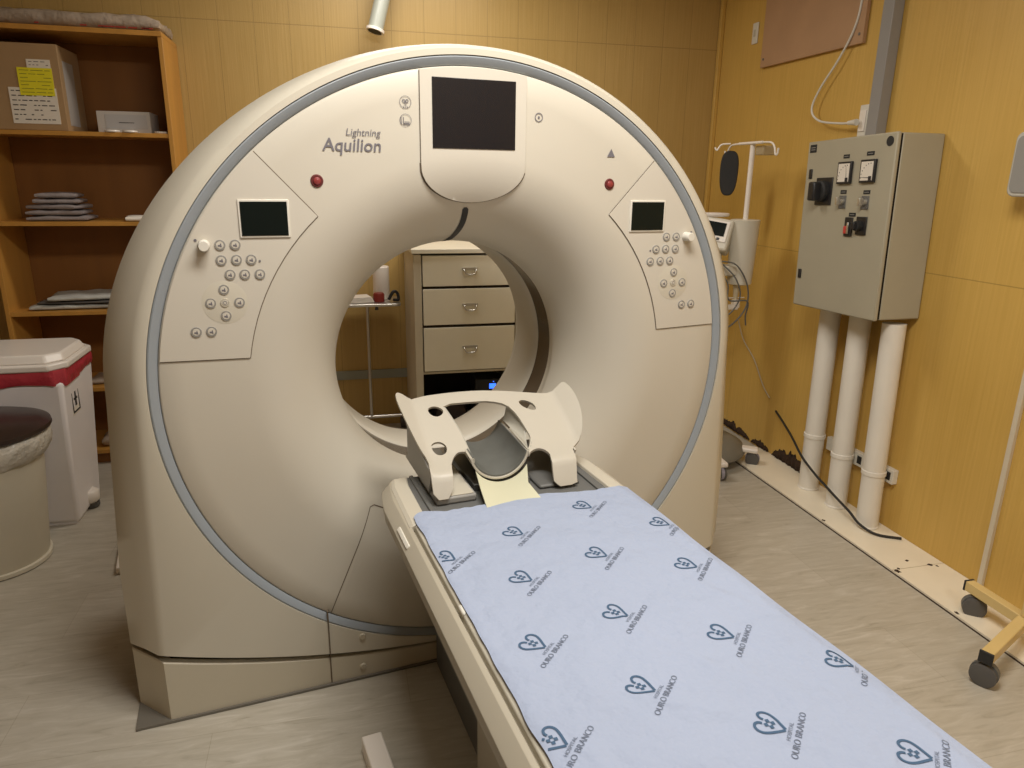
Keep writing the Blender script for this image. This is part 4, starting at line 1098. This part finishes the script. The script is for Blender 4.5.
# ================================================================== BINS
W_ = thing('pedal_bin', 'white pedal bin with lid and red bag in front of the bookcase', 'bin', rm(-4.10, -.98, 0), RZ)
def frus(x0, x1, y0, y1, z0, X0, X1, Y0_, Y1_, z1, mb=None):
    mb = mb or MB(); mb.add([(x0, y0, z0), (x1, y0, z0), (x1, y1, z0), (x0, y1, z0), (X0, Y0_, z1), (X1, Y0_, z1), (X1, Y1_, z1), (X0, Y1_, z1)],
                           [(3, 2, 1, 0), (4, 5, 6, 7), (0, 1, 5, 4), (1, 2, 6, 5), (2, 3, 7, 6), (3, 0, 4, 7)]); return mb
frus(-.20, .215, -.215, .13, .012, -.235, .240, -.225, .225, .725).build('bin_body', BINW, W_, bevel=.02, seg=3)
def red_bag():
    pts = [(x, y) for x, y in resample([(-.245, -.20), (-.20, -.236), (.205, -.236), (.250, -.19), (.250, .19), (.205, .236), (-.20, .236), (-.245, .2)], .012)]
    n = len(pts); vs = []
    for j in range(7):
        t = j/6
        for k, (x, y) in enumerate(pts):
            p = Vector((x*6, y*6, 3)); low = .715+.022*noise.noise(p)-.012*(y < 0)
            z = .783+(low-.783)*t; b = 1+.022*math.sin(t*PI)+.016*noise.noise(Vector((x*16, y*16, t*3)))-.012*t
            vs.append((x*b, y*b, z))
    MB().add(vs, [(j*n+k, j*n+(k+1) % n, (j+1)*n+(k+1) % n, (j+1)*n+k) for j in range(6) for k in range(n)]).build('red_liner', REDBAG, W_, smooth=80)
red_bag()
oct_ = [(-.25, -.20), (-.20, -.245), (.20, -.245), (.262, -.17), (.262, .17), (.20, .245), (-.20, .245), (-.25, .2)]
mb = MB(); mb.prism(oct_, lambda x, y: (x, y, .780), lambda x, y: (x, y, .812)); mb.prism([(x*.93, y*.90) for x, y in oct_], lambda x, y: (x, y, .812), lambda x, y: (x*.93, y*.88, .850))
mb.build('lid', LIDW, W_, bevel=.008)
mb = MB(); mb.box(.2300, .2345, -.13, -.02, .53, .68); mb.build('label', PAPER, W_); 
mb = MB(); mb.box(.2330, .2370, -.122, -.115, .54, .67); mb.box(.2330, .2370, -.035, -.028, .54, .67); mb.box(.2330, .2370, -.122, -.028, .663, .67); mb.box(.2330, .2370, -.122, -.028, .54, .547); mb.box(.233, .2370, -.085, -.065, .57, .65); mb.box(.233, .2370, -.10, -.05, .60, .61); mb.build('label_print', INK, W_)
MB().lathe([(.04, 0), (.05, .01), (.05, .055), (.038, .065), (0, .066)], 24, (.205, -.02, .035)).build('pedal', LIDW, W_, smooth=50)
MB().lathe([(.03, 0), (.038, .012), (.036, .034)], 20, (.212, -.015, .0005)).build('wheel', WHEEL, W_)
MB().box(-.19, .20, -.205, .12, 0.0005, .014).build('foot', BINW, W_)
Gb = thing('round_bin', 'round cream waste bin with dark swing lid and white liner, front left', 'bin', rm(-4.125, -1.50, 0), RZ)
MB().lathe([(.195, .012), (.203, .03), (.245, .50), (.258, .585), (.262, .60)], 48).build('bin_body', BINC, Gb, smooth=50)
MB().lathe([(.205, .001), (.212, .006), (.212, .022), (.205, .026)], 48).build('foot_ring', BINC, Gb)
def liner():
    mb = MB(); n = 96
    pr_ = [(.262, .606), (.279, .598), (.284, .57), (.276, .53), (.262, .50), (.250, .49)]
    vs = []
    for j, (r, z) in enumerate(pr_):
        for k in range(n):
            a = 2*PI*k/n; w2 = noise.noise(Vector((math.cos(a)*7, math.sin(a)*7, j*.7)))*.010*(j > 0)
            vs.append(((r+w2)*math.cos(a), (r+w2)*math.sin(a), z+w2*.9*(j > 3)*2))
    mb.add(vs, [(j*n+k, j*n+(k+1) % n, (j+1)*n+(k+1) % n, (j+1)*n+k) for j in range(len(pr_)-1) for k in range(n)])
    mb.build('liner', BAGL, Gb, smooth=80)
liner()
MB().lathe([(.286, .603), (.291, .61), (.288, .625), (.24, .642), (.10, .650), (.0, .650)], 64).build('lid', LIDD, Gb, smooth=40)
MB().lathe([(.058, .648), (.060, .656), (.052, .659), (.0, .656)], 32, (-.06, 0, 0)).build('lid_button', BLACK, Gb)

# ================================================================== DRESSER seen through the bore
DR = thing('drawer_chest', 'tall cream chest of drawers against the back wall behind the scanner', 'chest of drawers', rm(-1.835, -.36, 0), RZ)
X0, X1, YF, YB = -.330, .330, -.240, .345
MB().box(X0, X0+.045, YF, YB, 0, 1.225).build('side_panel', DRAWD, DR, bevel=.002)
MB().box(X1-.045, X1, YF, YB, 0, 1.225).build('side_panel', DRAWD, DR, bevel=.002)
MB().box(X0-.012, X1+.012, YF-.012, YB, 1.232, 1.258).build('top', DRAW, DR, bevel=.003)
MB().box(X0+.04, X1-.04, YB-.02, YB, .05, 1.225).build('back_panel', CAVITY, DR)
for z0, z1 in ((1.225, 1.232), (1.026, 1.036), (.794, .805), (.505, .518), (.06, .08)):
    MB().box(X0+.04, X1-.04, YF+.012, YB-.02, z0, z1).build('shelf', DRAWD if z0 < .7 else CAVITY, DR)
for z0, z1 in ((1.037, 1.222), (.806, 1.027), (.522, .795)):
    d_ = MB().box(X0+.052, X1-.052, YF-.004, YB-.08, z0+.004, z1-.003).build('drawer', DRAW, DR, bevel=.002)
    zc = (z0+z1)/2; h = MB()
    h.tube(smooth_path([(-.040, YF-.006, zc+.012), (-.036, YF-.026, zc+.006), (-.022, YF-.034, zc-.016), (.022, YF-.034, zc-.016), (.036, YF-.026, zc+.006), (.040, YF-.006, zc+.012)], 5), .005, 8)
    h.box(-.046, .046, YF-.012, YF-.004, zc+.006, zc+.020)
    h.build('handle', CHROME, d_, smooth=50)
EQ = thing('charger_unit', 'black unit with a lit blue display under the lowest drawer', 'device', rm(-1.70, -.44, .081), RZ)
MB().box(-.09, .09, -.10, .08, 0, .36).build('housing', BLACK, EQ, bevel=.01)
MB().box(.000, .042, -.1025, -.099, .298, .330).build('display', LEDB, EQ); MB().box(.024, .030, -.1025, -.099, .340, .345).build('status_light', LEDB, EQ)
o = cloth(-1.93, -.36, .081, .20, .25, .20, mat('dark_bag', (.03, .02, .025), .5, bump=.6, bscale=15), 0, 61, 'dark_bag'); tag(o, 'dark folded bag in the open bottom of the drawer chest', 'bag')

# ================================================================== TRAY STAND seen through the bore
TS = thing('tray_stand', 'chrome tray stand with single pole beside the drawer chest', 'stand', rm(-2.40, -.20, 0), RZ)
mb = MB(); mb.prism(rrect(.36, .30, .03), lambda x, y: (x, y, .885), lambda x, y: (x, y, .902)); mb.build('tray', CHROME, TS, bevel=.003)
MB().tube([(-.022, 0, .125), (-.022, 0, .885)], .010, 14).build('pole', CHROME, TS)
MB().tube([(-.20, 0, .125), (.20, 0, .125)], .011, 12).tube([(-.20, -.17, .105), (-.20, .12, .105)], .011, 12).tube([(.20, -.17, .105), (.20, .12, .105)], .011, 12).build('base_bar', CHROME, TS)
for x in (-.20, .20):
    for y in (-.165, .115): caster(TS, x, y, .036, 0, .10)
MB().lathe([(.008, 0), (.012, -.02), (0, -.022)], 10, (.03, -.14, .885)).build('knob', BLACK, TS)
o = MB().lathe([(0, 0), (.050, 0), (.052, .004), (.052, .20), (.046, .206), (0, .206)], 28).build('paper_roll', LIDW); place(o, rm(-2.325, -.14, .9035)); tag(o, 'white paper roll standing on the tray stand', 'roll')
mb = MB(); 
for i in range(5): mb.box(-.085+.006*i, .085-.004*i, -.06, .06, .007*i, .007*i+.0055)
o = mb.build('paper_packs', LIDW, bevel=.001); place(o, rm(-2.475, -.24, .9035), RZ+.2); tag(o, 'flat white packets on the left of the tray stand', 'packets')
o = MB().lathe([(0, 0), (.035, 0), (.035, .045), (.028, .055), (0, .056)], 20).build('red_bottle', mat('dark_red_plastic', (.20, .02, .015), .35)); place(o, rm(-2.35, -.26, .9035)); tag(o, 'small dark red jar on the tray stand', 'jar')
o = MB().tube(smooth_path([(0, 0, .012), (.03, 0, .06), (.055, .01, .05), (.06, 0, .012), (.03, -.02, .012)], 6), .010, 8).build('black_instrument', BLACK, smooth=60); place(o, rm(-2.29, -.27, .9035)); tag(o, 'small black looped tool at the right end of the tray', 'tool')

# ------------------------------------------------------------------ tube at the top of the back wall
LT = thing('hanging_tube', 'grey-green tube with white rim hanging in front of the back wall top', 'tube', rm(-2.305, -.15, 2.475), RZ)
dv = Vector((.055, .02, .20)).normalized()
MB().tube([Vector((0, 0, 0)), dv*.58], .044, 28).build('tube', TUBEM, LT)
MB().tube([-dv*.010, dv*.006], .053, 28).build('rim', LIDW, LT); MB().tube([-dv*.012, -dv*.009], .040, 24).build('opening', BLACKM, LT)
# floor items
o = MB().box(-.030, .030, -.62, 0, .0005, .058).build('floor_bar', LIDW, bevel=.004); o.location = (-.436, -.335, 0); o.rotation_euler = (0, 0, .05)
tag(o, 'cream rectangular bar lying on the floor left of the table', 'bar')
o = MB().prism([(-.018, 0), (.020, -.005), (.012, .26), (-.004, .26)], lambda x, y: (x, y, .0005), lambda x, y: (x, y, .030)).build('floor_wedge', LIDW, bevel=.003); o.location = (-1.262, 1.02, 0); o.rotation_euler = (0, 0, .1)
tag(o, 'thin white strip standing on the floor left of the gantry', 'strip')
